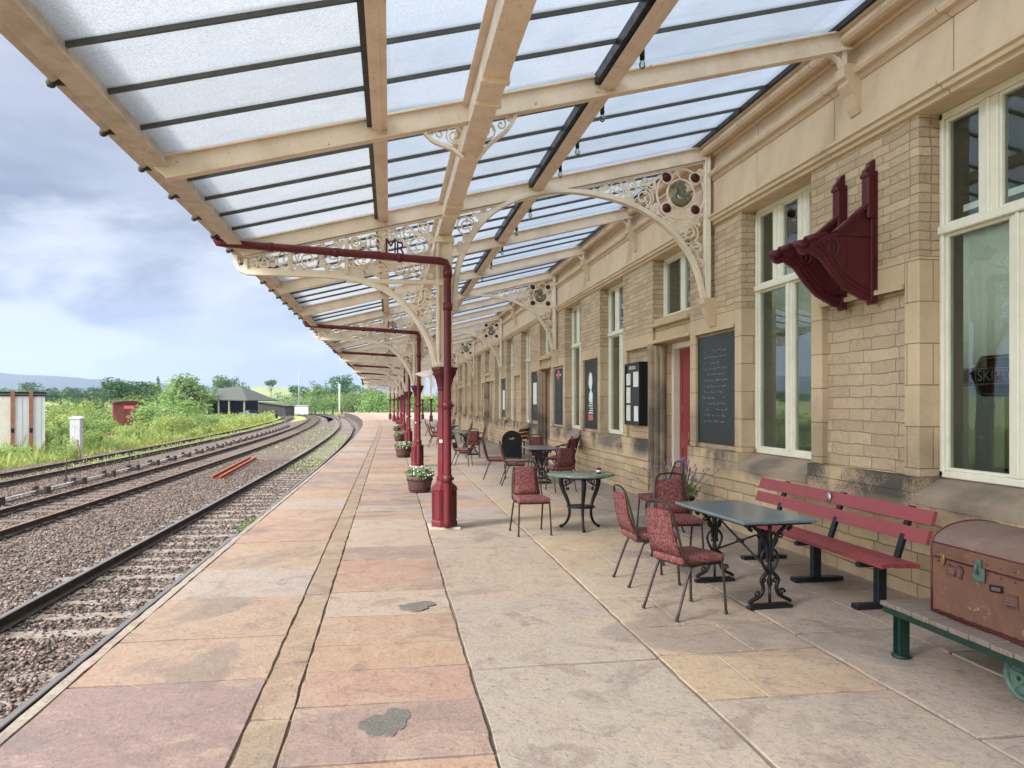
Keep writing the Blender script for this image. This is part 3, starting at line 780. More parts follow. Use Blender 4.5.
# cornice with gutter roll
PC(lint, 'string_course', 'frieze_stone'); lint = MB()
prof_run(lint, [(DEP, 5.23), (WX - .02, 5.23), (WX - .045, 5.245), (WX - .05, 5.27), (WX - .08, 5.275), (WX - .10, 5.245), (WX - .135, 5.235), (WX - .17, 5.245), (WX - .195, 5.275), (WX - .20, 5.31), (WX - .185, 5.335), (WX - .21, 5.345), (WX - .235, 5.36), (WX - .24, 5.40), (DEP, 5.40)])
PC(lint, 'cornice', 'frieze_stone')
m = MB().box(DEP, 12, WY0, WY0 + .3, -.06, 5.5).box(DEP, 12, WY1 - .3, WY1, -.06, 5.5).box(11.7, 12, WY0, WY1, -.06, 5.5)
bb(m).build('end_wall', M['ashlar'], B)
m = MB()
# two slopes; near rooms get added, unseen glazing in the platform-side slope for daylight
def roofslab(y0, y1, mm):
    mm.add([(WX + .2, y0, 5.44), (8.4, y0, 7.3), (8.4, y1, 7.3), (WX + .2, y1, 5.44), (WX + .2, y0, 5.34), (8.4, y0, 7.2), (8.4, y1, 7.2), (WX + .2, y1, 5.34)], [(0, 1, 2, 3), (7, 6, 5, 4), (0, 4, 5, 1), (1, 5, 6, 2), (2, 6, 7, 3), (3, 7, 4, 0)])
roofslab(13.9, WY1 + .1, m)
m.prism([(8.401, 7.3), (12.2, 5.44), (12.2, 5.34), (8.401, 7.2)], 'y', WY0 - .1, WY1 + .1)
bb(m).build('roof', M['slate_roof'], B)
g_ = MB().add([(WX + .2, WY0, 5.42), (WX + .2, 13.88, 5.42), (8.38, 13.88, 7.28), (8.38, WY0, 7.28)], [(0, 1, 2, 3)]); bb(g_).build('added_skylight', M['win_glass'], B, fix=False)
for yy in np.arange(WY0, 13.9, .8):
    PC(MB().bar((WX + .2, yy, 5.46), (8.38, yy, 7.32), .05, .06), 'added_skylight_bar', 'frame_white')
# interior: floor, ceiling, back wall and a sage lining
m = MB().box(DEP, 9.2, WY0 + .3, WY1 - .3, .0, .03); bb(m).build('interior_floor', M['inside_floor'], B)
m = MB().box(9.0, 9.2, WY0 + .3, WY1 - .3, .03, 4.6).box(DEP, 9.2, 13.95, WY1 - .3, 4.6, 4.7).box(DEP, 6.0, WY0 + .3, 13.95, 4.6, 4.7).box(8.6, 9.2, WY0 + .3, 13.95, 4.6, 4.7)  # ceiling left open below the added roof glazing so daylight reaches the rooms
for yy in (13.9, 20.7, 27.6, 41.3): m.box(DEP, 9, yy, yy + .2, .03, 4.6)
bb(m).build('interior_wall', M['sage'], B)
m = MB()
for (a, b) in pe:
    m = MB().box(WX + .31, DEP + .01, b, b + .006, 1.04, 4.23).box(WX + .31, DEP + .01, a - .006, a, 1.04, 4.23).box(DEP, DEP + .01, a, b, .03, 4.6)
    PC(m, 'window_reveal', 'sage')

def bar2(m, y0, y1, z0, z1, x0, x1, b=.008): m.box(x0, x1, y0, y1, z0, z1, b)
def tall_window(c, zb, zt, name='window', upper=3, full=True):
    a, b = c - HW + .004, c + HW - .004; m = MB(); XF = WX + .20; XB = WX + .30
    J = .045
    for (y0, y1, z0, z1) in [(a, a + J, zb, zt), (b - J, b, zb, zt), (a, b, zb, zb + .06), (a, b, zt - .06, zt)]:
        bar2(m, y0, y1, z0, z1, XF, XB)
    g = MB()
    if full:
        zt2 = 3.17
        bar2(m, a, b, zt2, zt2 + .075, XF - .02, XB)
        rows = [(zb + .06, zt2, 2, .155), (zt2 + .075, zt - .06, 3, .19)]
    else: rows = [(zb + .06, zt - .06, 2, .12)]
    for (z0, z1, n, mw) in rows:
        W = (b - a - 2 * J - (n - 1) * mw) / n
        for k in range(n):
            y0 = a + J + k * (W + mw)
            if k: 
                bar2(m, y0 - mw, y0 - mw / 2 - .012, z0, z1, XF + .012, XB); bar2(m, y0 - mw / 2 + .012, y0, z0, z1, XF + .012, XB); bar2(m, y0 - mw / 2 - .02, y0 - mw / 2 + .02, z0, z1, XF - .006, XB - .02)
            # inner sash rail
            s = .028
            for (p, q, r_, t_) in [(y0, y0 + s, z0, z1), (y0 + W - s, y0 + W, z0, z1), (y0 + s, y0 + W - s, z0, z0 + s), (y0 + s, y0 + W - s, z1 - s, z1)]:
                bar2(m, p, q, r_, t_, XF + .025, XB - .01, .006)
            g.add([(XF + .055, y0 + s, z0 + s), (XF + .055, y0 + W - s, z0 + s), (XF + .055, y0 + W - s, z1 - s), (XF + .055, y0 + s, z1 - s)], [(3, 2, 1, 0)])
    o = bb(m).build(name, M['frame_white'], B); bb(g).build('pane', M['win_glass'], o, fix=False); return o
for i, c in zip(idx, cen):
    if i in DOORS:
        tall_window(c, 3.17, 4.24, full=False)
        XD = WX + .42
        m = MB().box(WX + .30, XD + .05, c - HW + .14, c - HW + .22, .02, 2.74, .006).box(WX + .30, XD + .05, c + HW - .22, c + HW - .14, .02, 2.74, .006).box(WX + .30, XD + .05, c - HW + .22, c + HW - .22, 2.64, 2.74, .006)
        df = bb(m).build('door_frame', M['frame_white'], B)
        m = MB().box(XD, XD + .05, c - HW + .22, c + HW - .22, .03, 2.64)
        for (z0, z1) in [(.2, .95), (1.15, 1.55), (1.65, 2.5)]:
            for s in (-1, 1):
                ya = c + s * .31
                for (p, q, r_, t_) in [(ya - .22, ya + .22, z0, z0 + .03), (ya - .22, ya + .22, z1 - .03, z1), (ya - .22, ya - .19, z0, z1), (ya + .19, ya + .22, z0, z1)]:
                    m.box(XD - .015, XD + .01, p, q, r_, t_, .004)
        m.box(XD - .012, XD + .01, c - .015, c + .015, .03, 2.64)
        d = bb(m).build('door', M['door_red'], B)
        h = MB().tube([(XD - .02, c + .07, 1.05), (XD - .06, c + .07, 1.05), (XD - .06, c + .07, 1.2), (XD - .02, c + .07, 1.2)], .01, 6); bb(h).build('handle', M['brass'], d)
        # clustered shafts at the far jamb
        m = MB()
        for q, (dx, r_) in enumerate([(.0, .075), (.08, .065), (.17, .06)]):
            m.lathe([(r_ * 1.5, -.05), (r_ * 1.5, .12), (r_ * 1.15, .2), (r_, .26), (r_, 2.55), (r_ * 1.3, 2.62), (r_ * 1.3, 2.72)], (WX + .02 + dx * .8, c + HW + .07 - dx * .95 - .02, 0), 12)
        bb(m).build('door_shaft', M['stained_shaft'], B)
    else:
        tall_window(c, 1.035, 4.24)

# stone brackets (corbels) under the trusses and rafters
TY = [0.06 + PP * 3 * k for k in range(9)]
RY = [0.06 + PP * j for j in range(25)]
for j, y in enumerate(RY):
    if y > WY1 - .5 or y < WY0 + .5: continue
    m = MB()
    if j % 3 == 0:
        m.prism([(WX + .05, 2.78), (WX - .02, 2.80), (WX - .05, 2.86), (WX - .10, 2.95), (WX - .13, 3.06), (WX - .15, 3.10), (WX - .17, 3.12), (WX - .17, 3.20), (WX + .05, 3.20)], 'y', y - .10, y + .10)
    else:
        m.prism([(WX + .05, 4.55), (WX - .03, 4.56), (WX - .06, 4.62), (WX - .10, 4.74), (WX - .16, 4.83), (WX - .16, 4.87), (WX - .20, 4.90), (WX - .20, 5.0), (WX - .17, 5.03), (WX + .05, 5.03)], 'y', y - .085, y + .085)
    bb(m).build('corbel', M['frieze_stone'], B)
# ================================================================== CANOPY
def ZR(x): return 3.72 + .247 * (x + 2.03)
CX = .73                                                     # column line
K = thing('station_canopy', 'cream iron and glass canopy sloping over the platform, with lacework brackets', 'canopy', (0, 0, 0))
YC0 = RY[0] - .1; YC1 = RY[-1] + .3
def ysamp(a, b, st=2.0):
    ys = [a]
    while ys[-1] + st < b: ys.append(ys[-1] + (st if ys[-1] < 46 else 3.0))
    return ys + [b]
def run_y(prof, a=YC0, b=YC1, m=None):
    """profile (x,z) swept along y following the platform curve"""
    m = m or MB(); n = len(prof); ys = [a] + [y for y in np.arange(48, b, 4.0) if y > a] + [b] if b > 48 else [a, b]
    vs = [(p[0] + sx(y), y, p[1]) for y in ys for p in prof]; N = len(ys)
    m.add(vs, [(j * n + i, j * n + (i + 1) % n, (j + 1) * n + (i + 1) % n, (j + 1) * n + i) for j in range(N - 1) for i in range(n)] + [tuple(range(n))[::-1], tuple((N - 1) * n + i for i in range(n))])
    return m
def rect(x0, x1, z0, z1): return [(x0, z0), (x1, z0), (x1, z1), (x0, z1)]
# eaves girder with moulded outer face
m = run_y(rect(-2.05, -1.90, 3.735, 3.985))
run_y(rect(-1.90, -1.885, 3.95, 3.985), m=m); run_y(rect(-2.045, -1.87, 3.715, 3.735), m=m)
m.build('eaves_beam', M['cream_dirty'], K)
m = run_y([(-2.052, 3.76), (-2.075, 3.76), (-2.085, 3.79), (-2.11, 3.80), (-2.12, 3.83), (-2.15, 3.84), (-2.20, 3.80), (-2.225, 3.83), (-2.235, 3.90), (-2.21, 3.97), (-2.22, 4.02), (-2.052, 4.02)])
m.build('gutter', M['cream_dirty'], K)
gb = MB().lathe([(.0, -.035), (.025, -.025), (.034, 0), (.025, .025), (.0, .035)], (0, 0, 0), 8).box(-.02, .10, -.015, .015, -.01, .06)
g0 = gb.build('gutter_lug', M['barn_dark'], K); yy = .8; first = True
while yy < YC1 - .3:
    o = g0 if first else g0.copy()
    if not first: COL.objects.link(o)
    first = False; o.location = (-2.215 + sx(yy), yy, 3.805); yy += .93
# purlins
def purlin(x, w, zoff, depth, mat='cream'):
    z = ZR(x) + zoff
    m = run_y(rect(x - w / 2, x + w / 2, z - depth, z)); run_y(rect(x - w / 2 - .012, x + w / 2 + .012, z - depth - .014, z - depth), m=m)
    run_y(rect(x - w * .16, x + w * .16, z - depth - .03, z - depth - .014), m=m)
    return m.build('purlin', M[mat], K)
purlin(-.09, .11, .05, .10); purlin(2.02, .13, .05, .11)
for x in (-.175, 1.925):
    z = ZR(x) + .05
    run_y(rect(x - .028, x + .026, z - .07, z + .03)).build('flashing', M['black_iron'], K)
# main girder over the columns: I section with cover plates
gt = ZR(CX) + .03; gbm = 3.965
m = run_y(rect(CX - .022, CX + .022, gbm + .02, gt)); run_y(rect(CX - .09, CX + .09, gbm, gbm + .022), m=m); run_y(rect(CX - .08, CX + .08, gt - .02, gt), m=m)
run_y(rect(CX - .04, CX + .04, gbm + .022, gbm + .05), m=m)
for y in list(np.arange(1.4, YC1, 3.437 * 1.0)):
    s = sx(y)
    for d in (0, .42): m.box(CX - .105 + s, CX + .105 + s, y + d - .03 + 3.9, y + d + .03 + 3.9, gbm - .035, gbm + .06, .008)
for y in np.arange(3.0, 24.0, .16):
    for sg in (-1, 1): m.lathe([(.0, -.009), (.009, -.006), (.013, .0)], (CX + sg * .058, y, gbm), 6)
m.build('main_girder', M['cream'], K)
# wall plate and dark flashing at the wall
run_y(rect(4.335, 4.39, ZR(4.34) + .06, ZR(4.34) + .16)).build('flashing', M['black_iron'], K)

# glass and glazing bars
tiers = [(-1.90, -.19, 0), (-.13, 1.91, .02), (1.97, 4.40, .04)]
for j in range(len(RY) - 1):
    y0, y1 = RY[j], RY[j + 1]
    for (xa, xb, dz) in tiers:
        g = MB(); s0, s1 = sx(y0), sx(y1); za, zb = ZR(xa) + .075 + dz, ZR(xb) + .075 + dz
        g.add([(xa + s0, y0, za), (xb + s0, y0, zb), (xb + s1, y1, zb), (xa + s1, y1, za)], [(0, 1, 2, 3)])
        go = g.build('roof_glass', M['roof_glass' if dz == 0 else ('roof_glass_pale' if dz < .03 else 'roof_glass_sky_tint')], K, fix=False)
        b = MB()
        for k in range(1, 5):
            y = y0 + (y1 - y0) * k / 5; s = sx(y)
            if j > 14 and k % 2: continue
            b.bar((xa + s, y, za - .016), (xb + s, y, zb - .016), .022, .034)
            b.bar((xa + s, y, za + .01), (xb + s, y, zb + .01), .029, .01)
        b.build('glazing_bar', M['glaz_bar'], go)

# rafters (plain ones carry curved tips)
def rafter(y, name='rafter'):
    s = sx(y); m = MB(); xa, xb = -2.0, 4.52
    def I(x0, x1, d):
        z0, z1 = ZR(x0), ZR(x1)
        m.prism([(x0 + s, z0 + .06), (x1 + s, z1 + .06), (x1 + s, z1 - d), (x0 + s + .12, z0 - d + .02), (x0 + s, z0 - .02)], 'y', y - .014, y + .014)
        m.bar((x0 + s + .1, y, z0 + .0247 - d), (x1 + s, y, z1 - d), .105, .018); m.bar((x0 + s, y, z0 + .055), (x1 + s, y, z1 + .055), .095, .016)
    I(xa, xb, .135)
    if y < 22 and name == 'rafter':
        for x in np.arange(-1.7, 4.4, .34):
            z = ZR(x) - .135 + .0247 - .012
            for sg in (-1, 1): m.lathe([(.0, -.007), (.008, -.005), (.011, .004)], (x + s, y + sg * .036, z + .0), 6)
    return m.build(name, M['cream'], K)
# ---- lacework
def spiral(cx, cz, r, turns, a0, sgn, n=None):
    n = n or int(9 * turns) + 4
    return [(cx + r * (1 - .86 * t) * math.cos(a0 + sgn * t * turns * 2 * PI), cz + r * (1 - .86 * t) * math.sin(a0 + sgn * t * turns * 2 * PI)) for t in [k / n for k in range(n + 1)]]
def lace(m, pts, w=.014, d=.014, closed=False):
    m.tube([(p[0], 0, p[1]) for p in pts], w, 4, closed=closed, smooth=False)
def ring(m, cx, cz, r, w=.014, n=18): lace(m, [(cx + r * math.cos(2 * PI * k / n), cz + r * math.sin(2 * PI * k / n)) for k in range(n)], w, closed=True)
def scroll_fill(m, cx, cz, r, rnd, w=.013):
    ring(m, cx, cz, r, w * .95, 14)
    a = rnd.uniform(0, 6.28); sg = rnd.choice((-1, 1))
    lace(m, spiral(cx, cz, r * .86, 1.35, a, sg), w)
    for k in range(3):
        b = a + k * 2.1 + .6; q = (cx + r * .55 * math.cos(b), cz + r * .55 * math.sin(b))
        lace(m, spiral(q[0], q[1], r * .28, .8, b, -sg, 7), w * .8)
def fill_region(m, inside, box, rmax, rmin, rnd, w=.013, keep=()):
    """pack touching scroll rings into a region"""
    circ = list(keep)
    x0, x1, z0, z1 = box
    for rr in np.linspace(rmax, rmin, 11):
        for _ in range(700):
            x, z = rnd.uniform(x0, x1), rnd.uniform(z0, z1)
            if any(math.hypot(x - c[0], z - c[1]) < rr + c[2] - .006 for c in circ): continue
            if not all(inside(x + rr * math.cos(a), z + rr * math.sin(a)) for a in (0, .8, 1.6, 2.4, 3.2, 4, 4.8, 5.6)): continue
            circ.append((x, z, rr)); scroll_fill(m, x, z, rr, rnd, w)
    # connecting stalks
    cs = circ[len(keep):]
    for c in cs:
        nb = sorted(cs + list(keep), key=lambda q: math.hypot(q[0] - c[0], q[1] - c[1]))[1:3]
        for q in nb:
            if math.hypot(q[0] - c[0], q[1] - c[1]) < c[2] + q[2] + .09:
                d = math.hypot(q[0] - c[0], q[1] - c[1]) + 1e-6; ux, uz = (q[0] - c[0]) / d, (q[1] - c[1]) / d
                lace(m, [(c[0] + ux * c[2] * .9, c[1] + uz * c[2] * .9), (q[0] - ux * q[2] * .9, q[1] - uz * q[2] * .9)], w)
def smooth_curve(P, n=6):
    out = []
    for i in range(len(P) - 1):
        p0 = P[max(i - 1, 0)]; p1 = P[i]; p2 = P[i + 1]; p3 = P[min(i + 2, len(P) - 1)]
        for k in range(n):
            t = k / n
            out.append(tuple(.5 * ((2 * p1[a]) + (-p0[a] + p2[a]) * t + (2 * p0[a] - 5 * p1[a] + 4 * p2[a] - p3[a]) * t * t + (-p0[a] + 3 * p1[a] - 3 * p2[a] + p3[a]) * t ** 3) for a in (0, 1)))
    return out + [P[-1]]
ARCH = smooth_curve([(.865, 2.95), (.90, 3.45), (1.06, 3.90), (1.34, 4.27), (1.76, 4.52), (2.34, 4.65), (2.99, 4.60), (3.53, 4.43), (3.97, 4.14), (4.30, 3.72), (4.46, 3.20)])
CHORD = smooth_curve([(-1.86, 3.40), (-1.3, 3.395), (-.8, 3.385), (-.45, 3.345)])
ARCL = smooth_curve([(-.45, 3.345), (-.10, 3.22), (.14, 3.05), (.38, 2.76), (.53, 2.48), (.60, 2.2)])
def ribbon_xz(m, pts, t, d):
    """flat bar of thickness t (in plane) and depth d (in y) along pts"""
    n = len(pts); up = []; lo = []
    for i, p in enumerate(pts):
        a = pts[max(i - 1, 0)]; b = pts[min(i + 1, n - 1)]; dx, dz = b[0] - a[0], b[1] - a[1]; L = math.hypot(dx, dz)
        nx, nz = -dz / L, dx / L; up.append((p[0] + nx * t / 2, p[1] + nz * t / 2)); lo.append((p[0] - nx * t / 2, p[1] - nz * t / 2))
    vs = [(q[0], -d / 2, q[1]) for q in up] + [(q[0], -d / 2, q[1]) for q in lo] + [(q[0], d / 2, q[1]) for q in up] + [(q[0], d / 2, q[1]) for q in lo]
    fs = []
    for i in range(n - 1):
        fs += [(i, i + 1, n + i + 1, n + i), (2 * n + i, 3 * n + i, 3 * n + i + 1, 2 * n + i + 1), (i, 2 * n + i, 2 * n + i + 1, i + 1), (n + i, n + i + 1, 3 * n + i + 1, 3 * n + i)]
    fs += [(0, n, 3 * n, 2 * n), (n - 1, 3 * n - 1, 4 * n - 1, 2 * n - 1)]
    m.add(vs, fs)
def interp_curve(C, x):
    for a, b in zip(C, C[1:]):
        if min(a[0], b[0]) <= x <= max(a[0], b[0]) and abs(a[0] - b[0]) > 1e-6: return a[1] + (b[1] - a[1]) * (x - a[0]) / (b[0] - a[0])
    return None
def make_truss():
    T = rafter(0, 'truss'); m = MB(); s = 0
    # deeper rafter: extra lower flange
    m.bar((-1.85, 0, ZR(-1.85) - .165), (4.52, 0, ZR(4.52) - .165), .05, .026)
    ribbon_xz(m, ARCH, .05, .11); ribbon_xz(m, [(p[0] , p[1] + .012) for p in ARCH], .085, .03)
    ribbon_xz(m, CHORD, .06, .10); ribbon_xz(m, [(p[0], p[1] + .03) for p in CHORD], .07, .03)
    ribbon_xz(m, ARCL, .05, .11); ribbon_xz(m, [(p[0] + .012, p[1] + .012) for p in ARCL], .085, .03)
    # vertical stanchion on the wall, column head stays
    m.box(4.47, 4.53, -.05, .05, 3.15, ZR(4.5) - .1, .006); m.box(4.515, 4.535, -.08, .08, 3.2, ZR(4.5) - .05)
    for x in (-1.86, -1.3, -.57): m.box(x - .028, x + .028, -.035, .035, 3.41, ZR(x) - .19, .006)
    m.box(-.57, .60, -.03, .03, 3.30, 3.36, .004)
    # eaves tip bracket
    ribbon_xz(m, smooth_curve([(-1.99, 3.62), (-1.98, 3.52), (-1.94, 3.44), (-1.84, 3.40)]), .05, .10)
    # right-hand spandrel scrollwork
    R = random.Random(11); f = m
    WYC = (4.115, 4.69)
    def in_r(x, z):
        if x < .90 or x > 4.46: return False
        top = ZR(x) - .18
        if z > top: return False
        c = interp_curve([p for p in ARCH if True], x)
        if x < 2.34:
            c = interp_curve(ARCH[:31], x)
        else: c = interp_curve(ARCH[30:], x)
        return c is not None and z > c + .028
    def in_l(x, z):
        if x < -1.82 or x > .58: return False
        if z > ZR(x) - .18: return False
        if abs(x + 1.3) < .03 or abs(x + .57) < .03: return False
        return z > 3.44 if x < -.5 else z > 3.38
    def in_s(x, z):
        if x > .56 or z > 3.28: return False
        c = interp_curve(ARCL, x); return c is not None and z > c + .03
    keep = [(WYC[0], WYC[1], .375)]
    fill_region(f, in_r, (.90, 4.5, 3.2, 5.2), .15, .02, R, .0135, keep)
    fill_region(f, in_l, (-1.85, .6, 3.4, 4.25), .135, .024, R, .0135, [(.07, 3.74, .19)])
    fill_region(f, in_s, (-.4, .6, 2.3, 3.3), .14, .024, R, .0125)
    # big roundel rings
    ring(f, *WYC, .36, .018, 30); ring(f, *WYC, .205, .016, 24)
    for k in range(8): 
        a = k * PI / 4; f.tube([(WYC[0] + .205 * math.cos(a), 0, WYC[1] + .205 * math.sin(a)), (WYC[0] + .36 * math.cos(a + .25), 0, WYC[1] + .36 * math.sin(a + .25))], .011, 4, smooth=False)
    ring(f, .07, 3.74, .185, .016, 24); ring(f, .07, 3.74, .16, .009, 22)
    f.build('arch_frame', M['cream_light'], T)
    for k, (dx, dz) in enumerate([(-.215, .225), (.215, .235), (-.215, -.215), (.215, -.22)]):
        q = MB(); 
        for sgn in (-1, 1): q.lathe([(.0, .03), (.03, .028), (.055, .012), (.068, 0.0)], (0, 0, 0), 12)
        q.v = [(WYC[0] + dx + x, y_, WYC[1] + dz + z) for x, y_, z in [(a, -c - .012, b) for a, b, c in q.v]]
        q2 = MB(); ring(q2, WYC[0] + dx, WYC[1] + dz, .085, .012, 14)
        ro = q.build('rosette', M['rosette'], T); q2.build('rosette_ring', M['cream_light'], ro)
    # winged beast emblem: coiled body, raised neck, wing, barbed tail
    w = MB(); X0, Z0 = WYC
    def tb(P, R_): w.tube([(X0 + p[0], 0, Z0 + p[1]) for p in smooth_curve(P, 5)], list(np.interp(np.linspace(0, 1, (len(P) - 1) * 5 + 1), np.linspace(0, 1, len(R_)), R_)), 8)
    tb([(-.17, .09), (-.14, .11), (-.09, .10), (-.07, .03), (-.10, -.05), (-.06, -.12), (.02, -.14), (.10, -.10), (.14, -.04), (.10, .01), (.07, -.03)], [.014, .03, .026, .03, .045, .055, .05, .035, .028, .02, .012])
    tb([(.02, -.10), (.09, -.01), (.15, .03), (.21, .07)], [.03, .022, .014, .005])
    tb([(-.02, -.12), (-.04, -.17), (.0, -.19)], [.03, .02, .01])
    for k, (a, L) in enumerate([(1.9, .19), (1.6, .23), (1.3, .22), (1.0, .17), (.7, .12)]):
        w.prism([(X0 - .02 + k * .008, Z0 - .03), (X0 - .02 + L * math.cos(a) - .014, Z0 - .03 + L * math.sin(a)), (X0 - .02 + L * math.cos(a - .1), Z0 - .03 + L * math.sin(a - .1)), (X0 + .04, Z0 - .04)], 'y', -.012 - k * .002, .012 + k * .002)
    w.build('beast_emblem', M['wyvern'], T)
    text_mesh('M', .27, M['maroon_dark'], 'letter', T, (.01, -.016, 3.80), (PI / 2, 0, 0), .012, xs=.8)
    text_mesh('R', .27, M['maroon_dark'], 'letter', T, (.14, -.020, 3.765), (PI / 2, 0, 0), .012, xs=.8)
    return T
tr = make_truss()
for k, y in enumerate(TY):
    if k == 0: tr.location = (0, y, 0)
    else:
        c = copy_tree(tr, (sx(y), y, 0), parent=K)
for j, y in enumerate(RY):
    if j % 3: 
        r_ = rafter(y)
        s = sx(y); m = MB()
        # small quarter brackets on both sides of the girder and at the wall
        for sg in (-1, 1):
            if sg > 0: m.v = [(x + s, q + y, z) for x, q, z in m.v]; m.build('bracket', M['cream_light'], r_); m = MB()
            P = smooth_curve([(CX + sg * .07, 3.93 if sg < 0 else 3.93), (CX + sg * .18, ZR(CX) - .36 + sg * .03), (CX + sg * .33, ZR(CX) - .27 + sg * .07), (CX + sg * .42, ZR(CX + sg * .42) - .16)], 5)
            ribbon_xz(m, P, .03, .05)
            lace(m, spiral(CX + sg * .15, ZR(CX) - .24 + sg * .03, .065, 1.2, 0, sg), .010); lace(m, spiral(CX + sg * .28, ZR(CX) - .205 + sg * .06, .05, 1.1, 1, -sg), .010); lace(m, spiral(CX + sg * .10, ZR(CX) - .37 + sg * .02, .045, 1.1, 2, sg), .010); lace(m, spiral(CX + sg * .36, ZR(CX) - .17 + sg * .085, .03, 1.1, 2, sg), .010); ring(m, CX + sg * .15, ZR(CX) - .24 + sg * .03, .075, .009, 14)
        m.v = [(x + s, q + y, z) for x, q, z in m.v]; m.build('bracket', M['cream_light'], r_); m = MB()
        P = smooth_curve([(4.42, 5.02), (4.37, 5.10), (4.25, 5.14), (4.02, ZR(4.02) - .14)], 5); ribbon_xz(m, P, .03, .05)
        m.box(4.42, 4.47, -.03, .03, 5.0, ZR(4.44) - .1); lace(m, spiral(4.36, 5.17, .05, 1.2, 0, 1), .009)
        m.v = [(x + s, q + y, z) for x, q, z in m.v]; m.build('bracket', M['cream_light'], r_)
# party lights strung under the upper purlin
for q, y in enumerate([6.3, 7.55, 8.6, 9.5, 11.6, 12.9, 14.6, 16.2, 17.8]):
    x = 2.15; z = ZR(x) - .10
    bl = thing('light_bulb', '', 'light bulb', (x, y, z), 0, 'bare bulbs hung along the upper purlin')
    bl['label'] = 'unlit bulb in black holder under the upper purlin, %s from the near end' % ['first', 'second', 'third', 'fourth', 'fifth', 'sixth', 'seventh', 'eighth', 'ninth'][q]
    MB().tube([(0, 0, .09), (0, 0, -.0)], .022, 8).tube([(0, 0, .12), (0, 0, .09)], .006, 5).build('bulb_holder', M['black_iron'], bl)
    MB().lathe([(.0, -.085), (.024, -.07), (.03, -.045), (.018, -.012), (.015, 0)], (0, 0, 0), 10).build('bulb', M['win_glass'], bl)

# ================================================================== COLUMNS
def make_column():
    T = thing('iron_column', '', 'column')
    n8 = PI / 8
    MB().box(-.21, .21, -.21, .21, -.01, .025, .006).build('base_slab', M['kerb'], T)
    p = MB().lathe([(.185, .025), (.185, .09), (.172, .11), (.172, .50), (.185, .52), (.18, .56), (.13, .60), (.115, .62), (.115, .66)], n=8, smooth=False, rot=n8)
    for k in range(8):                                       # raised rims leave sunk panels
        a = k * PI / 4; c, s_ = math.cos(a), math.sin(a); t = Vector((-s_, c, 0)); R_ = .1585
        for (u, hw, z0, z1) in [(-.052, .008, .13, .49), (.052, .008, .13, .49)]:
            q = Vector((c * R_, s_ * R_, 0)) + t * u
            p.obox((q.x, q.y, (z0 + z1) / 2), (c, s_, 0), t, (0, 0, 1), .008, hw, (z1 - z0) / 2)
        for z in (.135, .485):
            p.obox((c * R_, s_ * R_, z), (c, s_, 0), t, (0, 0, 1), .008, .06, .012)
    p.build('plinth', M['maroon'], T)
    MB().lathe([(.098, .60), (.094, 1.1), (.09, 1.95)], n=8, smooth=False, rot=n8).build('shaft', M['maroon'], T)
    b = MB()
    for z in (.68, 1.18, 1.66): b.lathe([(.096, z - .02), (.113, z - .014), (.113, z + .014), (.096, z + .02)], n=8, smooth=False, rot=n8)
    b.build('shaft_band', M['maroon'], T)
    MB().lathe([(.092, 1.86), (.10, 1.88), (.10, 1.91), (.108, 1.95), (.13, 2.03), (.168, 2.09), (.172, 2.13), (.188, 2.14), (.188, 2.175), (.12, 2.18)], n=8, smooth=False, rot=n8).build('capital', M['maroon_dark'], T)
    u = MB().box(-.085, .085, -.06, .06, 2.18, 3.99, .01)
    for sg in (-1, 1): u.box(sg * .085 - .02, sg * .085 + .02, -.085, .085, 2.2, 3.97, .006)
    u.box(-.13, .13, -.1, .1, 3.86, 3.96, .01); u.box(-.12, .12, -.09, .09, 3.28, 3.36, .008); u.box(-.12, .12, -.1, .1, 2.18, 2.24, .008)
    u.build('upper_post', M['cream'], T)
    # drainpipe from the gutter down the front of the column
    py = -.19; px = .03
    pts = [(-2.93, py + .02, 3.99), (-2.93, py + .02, 3.80), (-2.90, py, 3.745), (-2.80, py, 3.735)] + [(-2.0, py, 3.695), (-1.0, py, 3.645), (px - .10, py, 3.59), (px - .03, py, 3.575), (px, py, 3.51), (px, py, 3.0), (px, py, .1), (px, py, .03)]
    d = MB().tube(pts, .052, 10); dp = d.build('drainpipe', M['maroon'], T)
    c = MB()
    for z in (3.42, 2.98, 1.66, .68): c.tube([(px, py, z + .05), (px, py, z - .05)], .064, 10)
    for z in (1.66, .68): c.box(px - .085, px + .085, py - .01, py + .08, z - .02, z + .02, .004)
    for t in (.2, .5, .8): c.tube([(-2.8 + t * 2.75 - .03, py, 3.735 - t * .145), (-2.8 + t * 2.75 + .03, py, 3.735 - t * .145 - .003)], .062, 10)
    c.build('pipe_clip', M['maroon'], dp)
    w = MB()
    for sg in (-1, 1): w.box(px + sg * .085 - .02, px + sg * .085 + .02, py + .05, py + .075, .0 + 1.16, 1.20)
    w.build('clip_plate', M['white_paint'], dp)
    return T
ordn = ['', 'nearest', 'second', 'third', 'fourth', 'fifth', 'sixth', 'seventh', 'eighth']
c0 = make_column()
for k in range(1, 9):
    y = TY[k]; o = c0 if k == 1 else copy_tree(c0)
    o.location = (CX + sx(y), y, 0)
    o['label'] = ('maroon iron column with drainpipe, %s to the camera in the row under the canopy' % ordn[k]) if k == 1 else ('maroon iron column with drainpipe, %s from the camera in the row' % ordn[k])
    o['group'] = 'iron columns in a row along the platform'
